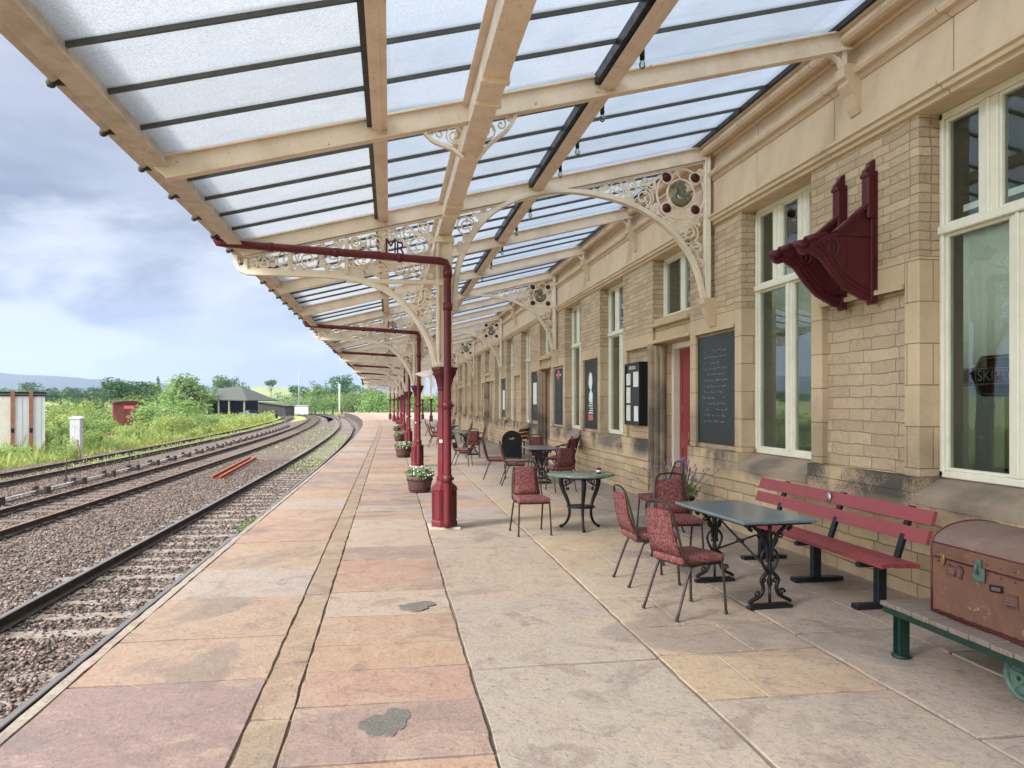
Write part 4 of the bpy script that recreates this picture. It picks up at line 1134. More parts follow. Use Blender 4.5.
# the platform end has a second row
for k, y, lb in [(7, TY[7], 'maroon and cream column standing alone past the end of the building, nearer one'), (8, TY[8], 'maroon and cream column standing alone past the end of the building, farther one')]:
    o = copy_tree(c0, (4.2 + sx(y), y, 0), 0, lb)
    for ch in list(o.children):
        if ch.name.startswith('drainpipe'):
            for g in list(ch.children): bpy.data.objects.remove(g)
            bpy.data.objects.remove(ch)
        elif ch.name.startswith('upper_post'): 
            ch.data = ch.data.copy()
            for v in ch.data.vertices:
                if v.co.z > 3: v.co.z += 1.3
# flood lamp on the first capital
fl = thing('flood_lamp', 'small white flood lamp fixed to the left of the capital of the nearest column', 'lamp', (CX - .27, TY[1] + .1, 2.06))
MB().prism([(-.13, .03), (.10, .10), (.12, .03), (.0, -.02)], 'y', -.09, .09).build('lamp_body', M['white_paint'], fl)
MB().tube([(.09, 0, .06), (.16, 0, .06)], .015, 6).build('lamp_arm', M['maroon_dark'], fl)

# ================================================================== WALL-MOUNTED THINGS
br = thing('wall_bracket', 'maroon iron double bracket with scrolled snouts, mounted high between two tall windows', 'wall bracket', (WX, 6.86, 0))
def bracket_side(y):
    m = MB()
    body = [(.0, 2.66), (-.12, 2.68), (-.34, 2.78), (-.50, 2.92), (-.62, 3.06), (-.74, 3.12), (-.80, 3.10), (-.86, 3.11), (-.90, 3.17), (-.87, 3.23), (-.80, 3.25), (-.72, 3.245), (-.66, 3.28), (-.58, 3.30), (-.40, 3.30), (.0, 3.30)]
    m.prism(body, 'y', y - .022, y + .022)
    # rims follow the lower edge and the volute
    edge = smooth_curve([(-.02, 2.685), (-.14, 2.705), (-.34, 2.80), (-.49, 2.94), (-.60, 3.07), (-.72, 3.14)], 5)
    for off in (0, .05, .09):
        m.tube([(p[0] + off * .6, y - .025, p[1] + off) for p in edge], .011, 6)
    m.tube([(p[0], y - .025, p[1]) for p in spiral(-.50, 3.16, .10, 1.5, 2.2, -1)], .013, 6)
    m.tube([(-.80 , y, 3.24), (-.68, y, 3.27), (-.55, y, 3.305)], [.035, .04, .02], 8); m.tube([(-.93, y, 3.20), (-.86, y, 3.19), (-.78, y, 3.2)], [.025, .05, .04], 10)
    m.box(-.46, 0, y - .035, y + .035, 3.285, 3.315, .004); m.box(-.05, 0, y - .045, y + .045, 2.66, 3.62, .006)
    m.prism([(-.44, 3.312), (-.05, 3.61), (-.05, 3.312)], 'y', y - .012, y + .012); m.bar((-.45, y, 3.32), (-.03, y, 3.63), .10, .035); m.box(-.33, -.30, y - .03, y + .03, 2.85, 3.30)
    return m
def bracket_post(y):
    m = MB().box(-.10, .0, y - .055, y + .055, 3.46, 3.87, .012).box(-.115, .0, y - .06, y + .06, 3.86, 3.895, .006)
    m.prism([(.0, 3.89), (-.11, 3.89), (-.105, 3.93), (-.07, 3.96), (-.05, 4.01), (-.01, 4.03), (.0, 4.03)], 'y', y - .035, y + .035)
    m.box(-.015, 0, y - .075, y + .075, 2.64, 3.91)
    return m
for y in (-.17, .32):
    p = bracket_side(y).build('bracket_arm', M['maroon_dark'], br); bracket_post(y).build('bracket_post', M['maroon_dark'], p)
br.scale = (.88, 1, 1)
MB().tube([(-.55, -.17, 3.27), (-.55, .32, 3.27)], .02, 8).tube([(-.1, -.17, 2.8), (-.1, .32, 2.8)], .02, 8).build('tie_rod', M['maroon_dark'], br)

PX = WX + .075
def board(name, label, cat, y0, y1, z0, z1, mat, th=.03, frame=None, x=PX):
    T = thing(name, label, cat, (x, (y0 + y1) / 2, z0))
    w = (y1 - y0) / 2; h = z1 - z0
    MB().box(-th, -.002, -w, w, 0, h, .004).build('board', M[mat], T)
    if frame:
        m = MB(); f = .035
        for (a, b, c, d) in [(-w - f, -w, -f, h + f), (w, w + f, -f, h + f), (-w, w, -f, 0), (-w, w, h, h + f)]: m.box(-th - .012, 0, a, b, c, d, .004)
        m.build('frame', M[frame], T)
    return T
def sheet_on(T, y0, y1, z0, z1, mat='paper', x=-.034, name='paper_sheet'):
    MB().box(x - .003, x, y0, y1, z0, z1).build(name, M[mat], T)
bb_ = board('blackboard', 'large blackboard with smudged chalk writing, in the stone recess right of the crimson door', 'blackboard', 9.76, 11.08, 1.10, 2.68, 'chalk', .03)
R = random.Random(3)
for k in range(13):                                          # faint chalk handwriting
    z = 1.35 - k * .085; pts = []
    y = .40
    while y > -.42:
        y -= R.uniform(.012, .03); pts.append((-.032, y, z + R.uniform(-.016, .016)))
    seg = MB()
    i = 0
    while i < len(pts) - 4:
        L = R.randint(4, 9); 
        if R.random() < .75: seg.tube(pts[i:i + L], .0022, 3, smooth=False)
        i += L + 1
    seg.build('chalk_writing', M['grey_metal'], bb_)
nb = board('notice_case', 'black framed notice case with white notices, on the wall left of the crimson door', 'notice board', 13.38, 14.26, .98 + .25, 2.18, 'board_black', .14, None, PX)
nb.location.z = 1.28
for c in list(nb.children): bpy.data.objects.remove(c)
MB().box(-.15, -.002, -.44, .44, 0, 1.18, .008).build('case', M['board_black'], nb)
m = MB(); w = .44; h = 1.18; f = .045
for (a, b, c, d) in [(-w, -w + f, 0, h), (w - f, w, 0, h), (-w + f, w - f, 0, f), (-w + f, w - f, h - f, h)]: m.box(-.17, -.15, a, b, c, d, .004)
m.build('case_frame', M['board_black'], nb)
text_mesh('NOTICES', .09, M['text_white'], 'heading', nb, (-.156, 0, 1.08), (PI / 2, 0, -PI / 2), .002)
for (y0, y1, z0, z1) in [(.12, .36, .76, .98), (.12, .36, .42, .72), (.12, .36, .08, .38), (-.36, -.06, .72, 1.0), (-.34, -.10, .08, .36)]:
    sheet_on(nb, y0, y1, z0, z1, 'paper', -.152)
m = MB()
for (ya, yb_, za, zb_) in [(.14, .34, .78, .96), (.14, .34, .44, .70), (-.34, -.08, .74, .98), (.14, .34, .1, .36)]:
    z = zb_
    while z > za: m.box(-.1565, -.1555, ya, yb_ - R.uniform(0, .06), z - .008, z); z -= .03
m.build('print_lines', M['grey_metal'], nb)
ps = board('poster', 'tall dark poster with a white figure and red strip, between two narrow tall windows', 'poster', 16.70, 17.84, 1.10, 2.70, 'board_black', .03)
fig = MB().prism([(.12, .95), (.2, 1.05), (.16, 1.25), (.05, 1.33), (-.08, 1.28), (-.14, 1.1), (-.05, .9)], 'x', -.036, -.032)
for k in range(9): fig.box(-.036, -.032, -.18, .2 - (k % 3) * .06, .36 + k * .055, .385 + k * .055)
fig.prism([(.0, .93), (.15, .8), (.12, .62), (-.1, .62), (-.16, .82)], 'x', -.038, -.034)
fig.build('white_print', M['text_white'], ps)
MB().box(-.036, -.032, -.2, .22, .2, .33).build('red_strip', M['pink'], ps)
ps2 = board('poster', 'dark poster topped with a small red roundel, left of the narrowest tall window', 'poster', 20.16, 21.26, 1.10, 2.66, 'board_black', .03, 'grey_metal')
q = MB().lathe([(.0, 0), (.16, 0), (.16, .004), (0, .004)], n=16); q.v = [(-.034 - z, x, y + 1.38) for x, y, z in q.v]; q.build('roundel', M['pink'], ps2)
MB().box(-.036, -.032, -.26, .26, 1.36, 1.41).build('bar', M['paper'], ps2)
MB().box(-.035, -.031, -.36, .36, .15, 1.12).build('photo', M['navy_steel'], ps2)
ps3 = board('poster', 'dark green poster with a white timetable sheet, beyond the narrow far door', 'poster', 23.62, 24.80, 1.15, 2.70, 'navy_steel', .03)
sheet_on(ps3, -.3, .3, .52, 1.22)
ps4 = board('poster', 'small far poster with white timetable sheet, beyond the green one', 'poster', 30.5, 31.6, 1.15, 2.70, 'navy_steel', .03); sheet_on(ps4, -.3, .3, .3, 1.1)
# station name sign inside the near window
sg = thing('station_sign', 'dark oval station name sign reading SKIPTON on the wall inside the nearest window', 'station sign', (6.35, 7.04, 1.98))
def pill(w, h, x0, x1):
    P = []
    for k in range(16): a = -PI / 2 + PI * k / 15; P.append((w + h * math.cos(a) * .6, h * math.sin(a)))
    for k in range(16): a = PI / 2 + PI * k / 15; P.append((-w + h * math.cos(a) * .6, h * math.sin(a)))
    return MB().prism(P, 'x', x0, x1)
sg.rotation_euler = (0, 0, 0)
MB().box(-.02, .02, -.62, .62, -.10, .10, .01).build('name_bar', M['board_black'], sg)
pill(.26, .22, -.015, .015).build('oval', M['board_black'], sg)
m = MB()
for z in (-.085, .082): m.box(-.024, -.02, -.60, .60, z - .005, z + .005)
m.tube([(-.018, y, z) for (y, z) in [(.26 + .11 * math.cos(a), .19 * math.sin(a)) for a in np.linspace(-PI / 2, PI / 2, 12)] + [(-.26 - .11 * math.cos(a), .19 * math.sin(-a)) for a in np.linspace(-PI / 2, PI / 2, 12)]], .006, 4, closed=True, smooth=False)
m.build('rim_line', M['paper'], sg)
text_mesh('SKIPTON', .17, M['text_white'], 'lettering', sg, (-.023, 0, 0), (PI / 2, 0, -PI / 2), .002)
MB().box(.02, .06, -.02, .02, -1.9, -.1).box(.02, .06, -.2, .2, -1.93, -1.88).build('sign_post', M['board_black'], sg)
# ================================================================== FURNITURE
def make_chair():
    """banquet chair, facing +x, origin on the ground under the seat"""
    T = thing('banquet_chair', '', 'chair')
    # seat cushion: rounded slab, slightly domed
    bm = bmesh.new(); bmesh.ops.create_cube(bm, size=1)
    for v in bm.verts:
        v.co.x *= .42; v.co.y *= .42 if v.co.x > 0 else .38; v.co.z *= .062
    bmesh.ops.bevel(bm, geom=bm.edges[:], offset=.024, segments=4, affect='EDGES', profile=.6)
    bmesh.ops.subdivide_edges(bm, edges=[e for e in bm.edges if e.calc_length() > .2], cuts=3, use_grid_fill=True)
    for v in bm.verts:
        r = min(1, math.hypot(v.co.x / .21, v.co.y / .21)); v.co.z += (.016 * (1 - r * r) if v.co.z > 0 else 0) + .445
    def fin(bm, name, mat):
        me = bpy.data.meshes.new(name); bm.to_mesh(me); bm.free(); 
        for p in me.polygons: p.use_smooth = True
        o = bpy.data.objects.new(name, me); COL.objects.link(o); me.materials.append(M[mat]); o.parent = T; return o
    fin(bm, 'seat', 'fabric')
    # back pad, tapering upwards and leaning back
    bm = bmesh.new(); bmesh.ops.create_cube(bm, size=1)
    for v in bm.verts:
        up = v.co.z > 0; v.co.y *= .30 if up else .37; v.co.x *= .034; v.co.z *= .37
    bmesh.ops.bevel(bm, geom=bm.edges[:], offset=.014, segments=3, affect='EDGES')
    bmesh.ops.subdivide_edges(bm, edges=[e for e in bm.edges if e.calc_length() > .2], cuts=4, use_grid_fill=True)
    for v in bm.verts:
        z = v.co.z + .185; v.co.z = z + .47; v.co.x += -.205 - .24 * z - .02 * math.sin(z * 8) + .012 * math.cos(v.co.y * 8)
    fin(bm, 'backrest', 'fabric')
    r = .0115
    hoop = smooth_curve3([(-.02, .205, .425), (-.16, .205, .43), (-.205, .20, .50), (-.25, .185, .70), (-.285, .165, .83), (-.30, .13, .885), (-.305, .06, .905), (-.305, -.06, .905), (-.30, -.13, .885), (-.285, -.165, .83), (-.25, -.185, .70), (-.205, -.20, .50), (-.16, -.205, .43), (-.02, -.205, .425)], 4)
    MB().tube(hoop, r, 7).build('back_frame', M['frame_brown'], T)
    f = MB().tube([(-.17, .17, .405), (.17, .19, .405), (.17, -.19, .405), (-.17, -.17, .405)], r * .9, 6, closed=True)
    f.build('seat_frame', M['frame_brown'], T)
    for s in (1, -1):
        for (a, nm) in [([(.03, .195, .425), (.16, .197, .42), (.19, .20, .38), (.215, .215, .0)], 'f'), ([(.02, .195, .41), (-.10, .197, .40), (-.15, .20, .34), (-.275, .215, .0)], 'b')]:
            P = smooth_curve3([(p[0], p[1] * s, p[2]) for p in a], 4)
            l = MB().tube(P, r, 7).build('leg', M['frame_brown'], T)
            MB().tube([(P[-1][0], P[-1][1], .02), (P[-1][0], P[-1][1], .0)], r * 1.35, 7).build('foot_cap', M['rubber'], l)
    return T
def smooth_curve3(P, n=6):
    out = []
    for i in range(len(P) - 1):
        p0 = P[max(i - 1, 0)]; p1 = P[i]; p2 = P[i + 1]; p3 = P[min(i + 2, len(P) - 1)]
        for k in range(n):
            t = k / n
            out.append(tuple(.5 * ((2 * p1[a]) + (-p0[a] + p2[a]) * t + (2 * p0[a] - 5 * p1[a] + 4 * p2[a] - p3[a]) * t * t + (-p0[a] + 3 * p1[a] - 3 * p2[a] + p3[a]) * t ** 3) for a in (0, 1, 2)))
    return out + [tuple(P[-1])]
M['frame_brown'] = painted('dark_brown_tube', (.035, .022, .02), (.06, .035, .03), .35, 10, .5)
ch = make_chair(); cuse = [False]
def chair(x, y, deg, label):
    o = ch if not cuse[0] else copy_tree(ch); cuse[0] = True
    o.location = (x, y, .008); o.rotation_euler = (0, 0, math.radians(deg)); o['label'] = label; o['group'] = 'banquet chairs set round the platform tables'
    return o
chair(2.38, 5.86, 17, 'banquet chair nearest the camera, its seat turned to the grey rectangular table')
chair(2.42, 6.90, 2, 'banquet chair second nearest the camera, just behind the nearest chair')
chair(3.03, 7.72, -95, 'banquet chair at the far end of the near grey table, facing the camera')
chair(3.50, 9.62, 180, 'banquet chair seen from the side, its back against the lavender pot by the door')
chair(1.80, 9.68, -86, 'banquet chair facing the camera, left of the round green table')
chair(2.55, 15.6, -4, 'banquet chair left of the second grey table, nearer of the two')
chair(2.35, 16.9, -10, 'banquet chair left of the second grey table, farther of the two')
chair(3.25, 14.35, 100, 'banquet chair seen edge on at the near end of the second grey table')
chair(3.65, 18.6, -90, 'banquet chair at the far end of the second grey table beside the black firebox')
chair(1.95, 25.2, -8, 'banquet chair left of the pale green far table')
chair(2.55, 23.6, 86, 'dark banquet chair on the near side of the pale green far table')
chair(2.1, 28.3, -30, 'banquet chair behind the pale green far table')
chair(1.95, 20.6, -20, 'banquet chair alone on the open paving before the black firebox')
chair(3.1, 27.2, 180, 'banquet chair with its back to the wall beyond the pale green table')
chair(1.75, 29.8, 4, 'banquet chair nearest the columns beyond the pale green table')
chair(2.7, 36.6, 90, 'banquet chair between the two farthest tables')
chair(2.0, 33.2, 0, 'banquet chair left of the farthest table but one')
chair(3.35, 34.0, 180, 'banquet chair right of the farthest table but one')
chair(2.2, 31.4, 60, 'banquet chair in front of the farthest table but one')
chair(2.1, 40.0, 0, 'banquet chair beside the farthest table')
chair(3.2, 41.5, 200, 'banquet chair by the wall at the farthest table')

def iron_end(x_half=.25):
    """ornate cast end frame in the x-z plane at y=0, for one pedestal"""
    m = MB(); tb = lambda P, r=.013, n=5: m.tube([(p[0], 0, p[1]) for p in smooth_curve(P, 5)], r, n)
    m.box(-.20, .20, -.03, .03, 0, .028, .008); m.box(-.16, .16, -.022, .022, .028, .045, .004)
    for s in (-1, 1):
        tb([(s * .02, .30), (s * .075, .24), (s * .06, .17), (s * .085, .11), (s * .16, .07), (s * .19, .05)], .017)
        tb([(s * .01, .28), (s * .05, .34), (s * .075, .42), (s * .04, .48), (s * .015, .44), (s * .03, .38)], .012)
        tb([(s * .02, .42), (s * .03, .52), (s * .07, .60), (s * .13, .66), (s * .17, .70), (s * .19, .665), (s * .16, .64)], .016)
        tb([(s * .015, .50), (s * .055, .53), (s * .065, .58), (s * .03, .62), (s * .01, .58)], .011)
        m.tube([(p[0], 0, p[1]) for p in spiral(s * .105, .125, .035, 1.2, 0, s)], .010, 5); m.tube([(p[0], 0, p[1]) for p in spiral(s * .052, .235, .03, 1.3, 1, -s)], .009, 5)
        m.tube([(p[0], 0, p[1]) for p in spiral(s * .10, .60, .03, 1.2, 2, s)], .009, 5)
    m.tube([(0, 0, .05), (0, 0, .18)], .012, 6); m.lathe([(.0, .17), (.02, .19), (.026, .22), (.014, .26), (.02, .30), (.022, .34), (.012, .40), (.016, .52), (.024, .58), (.014, .64), (.02, .70)], n=8)
    m.box(-.22, .22, -.02, .02, .695, .712, .004)
    return m
def rect_table(label, x, y, rz, L=1.28, W=.66, top='slate'):
    T = thing('rectangular_table', label, 'table', (x, y, .005), rz)
    MB().box(-W / 2, W / 2, -L / 2, L / 2, .715, .742, .007).build('tabletop', M[top], T)
    MB().box(-W / 2 + .03, W / 2 - .03, -L / 2 + .03, L / 2 - .03, .70, .7145).build('rim', M['black_iron'], T)
    for s in (-1, 1):
        m = iron_end(); m.v = [(a * 1.0, b + s * (L / 2 - .16), c) for a, b, c in m.v]; m.build('pedestal', M['black_iron'], T)
    m = MB(); e = L / 2 - .16
    m.tube([(0, -e, .64), (0, e, .30)], .009, 6).tube([(0, e, .64), (0, -e, .30)], .009, 6)
    m.lathe([(.0, -.02), (.035, -.012), (.035, .012), (.0, .02)], (0, 0, .47), 10)
    m.build('cross_brace', M['black_iron'], T); return T
rect_table('grey slate rectangular table on ornate black iron pedestals, beside the long red bench', 3.05, 6.30, math.radians(3))
rect_table('second grey rectangular table, beside the armed bench with white lettering', 3.20, 16.2, math.radians(-4))
rect_table('pale green far table among three chairs', 2.62, 25.4, math.radians(10), top='green_top')
rect_table('second farthest table on the platform, in front of a pale wall', 2.6, 33.4, math.radians(0))
rect_table('farthest table on the platform', 2.7, 40.5, math.radians(0))
rt = thing('round_table', 'round green topped table on black cabriole iron legs', 'table', (2.53, 9.92, .005))
MB().lathe([(.0, .715), (.43, .715), (.452, .722), (.455, .738), (.445, .745), (.0, .745)], n=48).build('tabletop', M['green_top'], rt)
for k in range(3):
    a = math.radians(-97 + 120 * k); c, s = math.cos(a), math.sin(a)
    P = smooth_curve([(.27, .70), (.295, .62), (.26, .50), (.20, .38), (.17, .26), (.175, .16), (.22, .07), (.27, .03), (.31, .012)], 5)
    rr = list(np.interp(np.linspace(0, 1, len(P)), [0, .12, .5, .85, .95, 1], [.03, .034, .02, .017, .026, .02]))
    l = MB().tube([(p[0] * c, p[0] * s, p[1]) for p in P], rr, 8).build('leg', M['black_iron'], rt)
    m = MB()
    for (cx, cz, r_) in [(.21, .62, .045), (.14, .655, .035), (.20, .53, .025)]:
        m.tube([(p[0] * c, p[0] * s, p[1]) for p in spiral(cx, cz, r_, 1.2, k, 1)], .009, 5)
    m.tube([(.05 * c, .05 * s, .70), (.15 * c, .15 * s, .61), (.26 * c, .26 * s, .56)], .010, 5)
    m.build('scroll', M['black_iron'], l)
m = MB(); m.tube([(.185 * math.cos(a), .185 * math.sin(a), .30) for a in np.linspace(0, 2 * PI, 24, endpoint=False)], .010, 6, closed=True)
m.lathe([(.0, .285), (.19, .292), (.19, .298), (.0, .305)], n=24); m.build('shelf_ring', M['black_iron'], rt)
MB().lathe([(.30, .69), (.33, .69), (.33, .715), (.30, .715)], n=32).build('apron', M['black_iron'], rt)
cn = thing('candle_jar', 'small dark red candle jar on the round green table', 'candle jar', (2.76, 9.86, .751))
MB().lathe([(.026, 0), (.034, .012), (.034, .055), (.03, .06), (.03, .075), (.0, .075)], n=14).build('jar', M['maroon'], cn); MB().lathe([(.032, .018), (.0355, .02), (.0355, .045), (.032, .047)], n=14).build('paper_band', M['paper'], cn)

# long bench against the wall
lb = thing('long_bench', 'long faded red slatted bench on dark steel T feet, under the tall windows', 'bench', (4.02, 6.83, .005), math.radians(0))
L = 1.42
def bench_board(name, pts):                                   # cross section (x,z) quad run along y
    m = MB(); m.prism(pts, 'y', -L, L); o = m.build(name, M['bench_red'], lb)
    return o
def oq(cx, cz, w, h, a):
    c, s = math.cos(a), math.sin(a); return [(cx + c * i * w / 2 - s * j * h / 2, cz + s * i * w / 2 + c * j * h / 2) for i, j in ((-1, -1), (1, -1), (1, 1), (-1, 1))]
for k, (cx, cz, a) in enumerate([(-.17, .405, .10), (-.055, .400, -.02), (.06, .395, -.06)]): bench_board('seat_slat', oq(cx, cz, .105, .034, a))
ba = math.radians(-17)
for (cx, cz) in [(.235, .615), (.28, .765)]: bench_board('back_slat', oq(cx - .045, cz, .032, .115, ba))
for y in (-1.13, -.17, .87):
    m = MB().box(-.27, .23, y - .045, y + .045, 0, .04, .006).build('foot_bar', M['navy_steel'], lb)
    m = MB().box(-.075, .005, y - .035, y + .035, .04, .365, .005).box(-.24, .16, y - .03, y + .03, .34, .378, .004).build('post', M['navy_steel'], lb)
    m = MB(); m.bar((.10, y, .35), (.262, y, .83), .06, .03, up=(1, 0, 0)); m.build('back_strut', M['navy_steel'], lb)
q = MB().lathe([(.0, 0), (.042, 0), (.042, .006), (.0, .008)], n=18); q.v = [(.205 + (-z) + (-.0) , y, x * 1.25 + .765) for x, y, z in q.v]; q.build('plaque', M['plaque'], lb)

# armed bench with lettered back
ab = thing('armed_bench', 'short red bench with curly black iron arms and white lettering on its back board', 'bench', (4.02, 17.5, .005), math.radians(0))
m = MB()
for k, cx in enumerate((-.20, -.07, .06)): m.box(cx - .055, cx + .055, -.62, .62, .42, .45, .006)
m.build('seat', M['bench_red'], ab)
m = MB(); m.prism(oq(.23, .74, .03, .26, ba), 'y', -.66, .66); bk = m.build('back_board', M['bench_red'], ab)
text_mesh('HELLIFIELD', .115, M['text_white'], 'lettering', bk, (.209, 0, .745), (PI / 2 - .0, 0, -PI / 2), .003)
for y in (-.58, .58):
    m = MB(); tb = lambda P, r=.014: m.tube([(p[0], y, p[1]) for p in smooth_curve(P, 5)], r, 6)
    tb([(-.27, .0), (-.22, .10), (-.26, .25), (-.24, .42)], .018); tb([(.24, .0), (.17, .12), (.19, .30), (.14, .43)], .018)
    tb([(-.25, .42), (.0, .405), (.16, .43), (.22, .60), (.30, .88), (.36, .93)], .018)
    tb([(-.24, .43), (-.30, .55), (-.26, .64), (-.10, .66), (.08, .63), (.22, .66)], .016); m.tube([(p[0], y, p[1]) for p in spiral(-.25, .585, .05, 1.3, 1, 1)], .011, 5)
    tb([(-.15, .42), (-.05, .30), (.06, .30), (.12, .40)], .012)
    m.build('iron_arm', M['black_iron'], ab)
ab.rotation_euler = (0, 0, math.radians(-24))
# pale wooden far bench/chair backs
pb = thing('wooden_bench', 'faded pink wooden bench against the wall beyond the black firebox', 'bench', (4.05, 24.6, .005), math.radians(-25))
m = MB()
for k in range(3): m.box(-.2 + k * .13, -.09 + k * .13, -.6, .6, .42, .45, .005)
m.build('seat', M['bench_red'], pb)
m = MB()
for k in range(3): m.prism(oq(.23 + k * .035, .56 + k * .13, .025, .11, ba), 'y', -.6, .6)
m.build('backrest', M['terracotta'], pb)
for y in (-.5, .5): MB().box(-.22, -.17, y - .03, y + .03, 0, .42).box(.15, .20, y - .03, y + .03, 0, .42).build('leg', M['maroon_dark'], pb)
# firebox
fb = thing('firebox', 'black arched-top cast iron firebox with a white crest, by the wall', 'firebox', (3.72, 23.2, .005), math.radians(-8))
prof = [(-.30, .04), (.30, .04), (.30, .55)] + [(.30 * math.cos(a), .55 + .30 * math.sin(a)) for a in np.linspace(.1, PI - .1, 14)] + [(-.30, .55)]
MB().prism(prof, 'y', -.16, .16).build('body', M['black_iron'], fb)
m = MB(); m.tube([(p[0], -.165, p[1]) for p in prof], .014, 6, closed=True)
for s in (-1, 1): m.box(s * .24 - .03, s * .24 + .03, -.14, .14, 0, .04)
m.build('rim', M['black_iron'], fb)
m = MB(); m.prism([(-.10, .60), (-.04, .63), (.0, .61), (.03, .66), (.08, .62), (.06, .60), (.0, .585)], 'y', -.172, -.162); m.build('crest', M['plaque'], fb)

# trolley and trunk
tl = thing('luggage_trolley', 'low platform luggage trolley with worn planks, green legs and a green spoked wheel', 'trolley', (0, 0, .005))
tx0, tx1, ty0, ty1, tz = 3.28, 4.15, 1.9, 4.70, .345
n = 17; m = MB(); g = []
yy = ty1; w = .16; k = 0
while yy - w > ty0:
    m.box(tx0, tx1, yy - w + .004, yy - .004, tz - .03 + .002 * (k % 2), tz + .003 * ((k * 7) % 3), .005); yy -= w; k += 1
m.build('deck', M['plank'], tl)
m = MB().box(tx0 + .02, tx0 + .06, ty0, ty1 - .01, tz - .075, tz - .033).box(tx1 - .06, tx1 - .02, ty0, ty1 - .01, tz - .075, tz - .033).box(tx0 + .06, tx1 - .06, ty1 - .06, ty1 - .02, tz - .075, tz - .033).box(tx0 + .06, tx1 - .06, 3.5, 3.56, tz - .09, tz - .033)
m.build('chassis', M['green_iron'], tl)
for (x, y) in [(tx0 + .07, ty1 - .13), (tx1 - .09, ty1 - .13)]:
    MB().box(x - .012, x + .012, y - .04, y + .04, .02, tz - .06).box(x - .035, x + .035, y - .036, y - .026, .02, tz - .06).box(x - .035, x + .035, y + .026, y + .036, .02, tz - .06).lathe([(.06, 0), (.062, .012), (.03, .02), (.0, .022)], (x, y, 0), 14).build('leg', M['green_iron'], tl)
for x in (tx0 + .24, tx1 - .24):
    wy = 3.76; wz = .135; R_ = .118
    t = MB(); t.tube([(x, wy + R_ * math.cos(a), wz + R_ * math.sin(a)) for a in np.linspace(0, 2 * PI, 28, endpoint=False)], .017, 8, closed=True)
    t.v = [(x + (p[0] - x) * 1.5, p[1], p[2]) for p in t.v]; wl = t.build('wheel', M['green_wheel'], tl)
    s = MB()
    for k in range(6):
        a = k * PI / 3 + .2; s.bar((x, wy, wz), (x, wy + R_ * .93 * math.cos(a), wz + R_ * .93 * math.sin(a)), .03, .022, up=(1, 0, 0))
    s.tube([(x - .035, wy, wz), (x + .035, wy, wz)], .035, 12); s.tube([(x - .008, wy, wz), (x + .008, wy, wz)], .095, 24); s.build('spokes', M['green_wheel'], wl)
MB().tube([(tx0 + .2, 3.76, .135), (tx1 - .2, 3.76, .135)], .014, 8).box(tx0 + .29, tx0 + .33, 3.73, 3.79, .13, tz - .03).box(tx1 - .33, tx1 - .29, 3.73, 3.79, .13, tz - .03).build('axle', M['green_iron'], tl)

tk = thing('travel_trunk', 'large worn brown domed travel trunk with labels, standing on the luggage trolley', 'trunk', (3.42, 4.36, .355))
# local: x 0..0.62 (towards the wall), y 0..-1.15 (towards the camera)
TW, TL_, HB, RD = .60, 1.30, .36, .14
def tprof(z0, z1, o=0.0):
    return
body = [(.02, 0), (TW - .02, 0), (TW, .03), (TW, HB), (0, HB), (-.005, .2), (.0, .03)]
MB().prism(body, 'y', -TL_, 0).build('body', M['trunk'], tk)
dome = [(0, HB + .004), (TW, HB + .004), (TW, HB + .075)] + [(TW / 2 + TW / 2 * math.cos(a), HB + .075 + RD * math.sin(a)) for a in np.linspace(.12, PI - .12, 16)] + [(0, HB + .075)]
MB().prism(dome, 'y', -TL_ - .004, .004).build('lid', M['trunk_lid'], tk)
m = MB(); m.box(-.006, .0, -TL_ - .004, .004, HB + .0045, HB + .088, .002); lf = m.build('lid_front', M['trunk'], tk)
m = MB()
for y in (.006, -TL_ - .006):
    m.tube([(p[0] * 1.0, y, p[1]) for p in dome[2:]] , .007, 5); m.tube([(-.004, y, .01), (-.006, y, .2), (-.004, y, HB + .08)], .007, 5)
m.tube([(-.008, 0, HB), (-.008, -TL_, HB)], .004, 5); m.tube([(-.007, 0, HB + .09), (-.007, -TL_, HB + .09)], .004, 5); m.tube([(-.004, 0, .012), (-.004, -TL_, .012)], .008, 5)
for y in np.arange(-.05, -TL_, -.10):
    for z in (.03, HB - .025, HB + .03): m.lathe([(.0, -.004), (.005, -.002), (.006, .003)], (-.006, y, z), 6)
m.build('edging', M['maroon_dark'], tk)
m = MB().box(-.02, -.006, -.44, -.355, HB - .075, HB + .005, .004).box(-.026, -.006, -.415, -.385, HB - .02, HB + .055, .004).tube([(-.03, -.4, HB - .03), (-.04, -.4, HB + .0), (-.03, -.4, HB + .03)], .008, 6)
m.build('lock', M['green_wheel'], tk)
m = MB().prism([(-.12, HB - .005), (-.08, HB - .005), (-.1, HB - .05)], 'x', -.012, -.006).box(-.016, -.006, -.115, -.085, HB - .01, HB + .03, .003); m.build('catch', M['brass'], tk)
for k, (y, z, w, h, a, mt) in enumerate([(-.17, .30, .06, .045, 0, 'barrel'), (-.235, .30, .035, .055, .3, 'barrel'), (-.52, .27, .075, .025, -.1, 'board_black'), (-.62, .225, .085, .055, -.08, 'barrel'), (-.86, .18, .09, .06, .1, 'board_black')]):
    m = MB(); m.obox((-.009, y, z), (1, 0, 0), (0, math.cos(a), math.sin(a)), (0, -math.sin(a), math.cos(a)), .0025, w / 2 + .01, h / 2 + .008); s = m.build('label_sticker', M[mt], tk)
    m = MB()
    for q in range(3): m.obox((-.012, y, z + (q - 1) * h * .28), (1, 0, 0), (0, math.cos(a), math.sin(a)), (0, -math.sin(a), math.cos(a)), .0006, w / 2 - .006, .002)
    m.build('print_line', M['plank'], s)

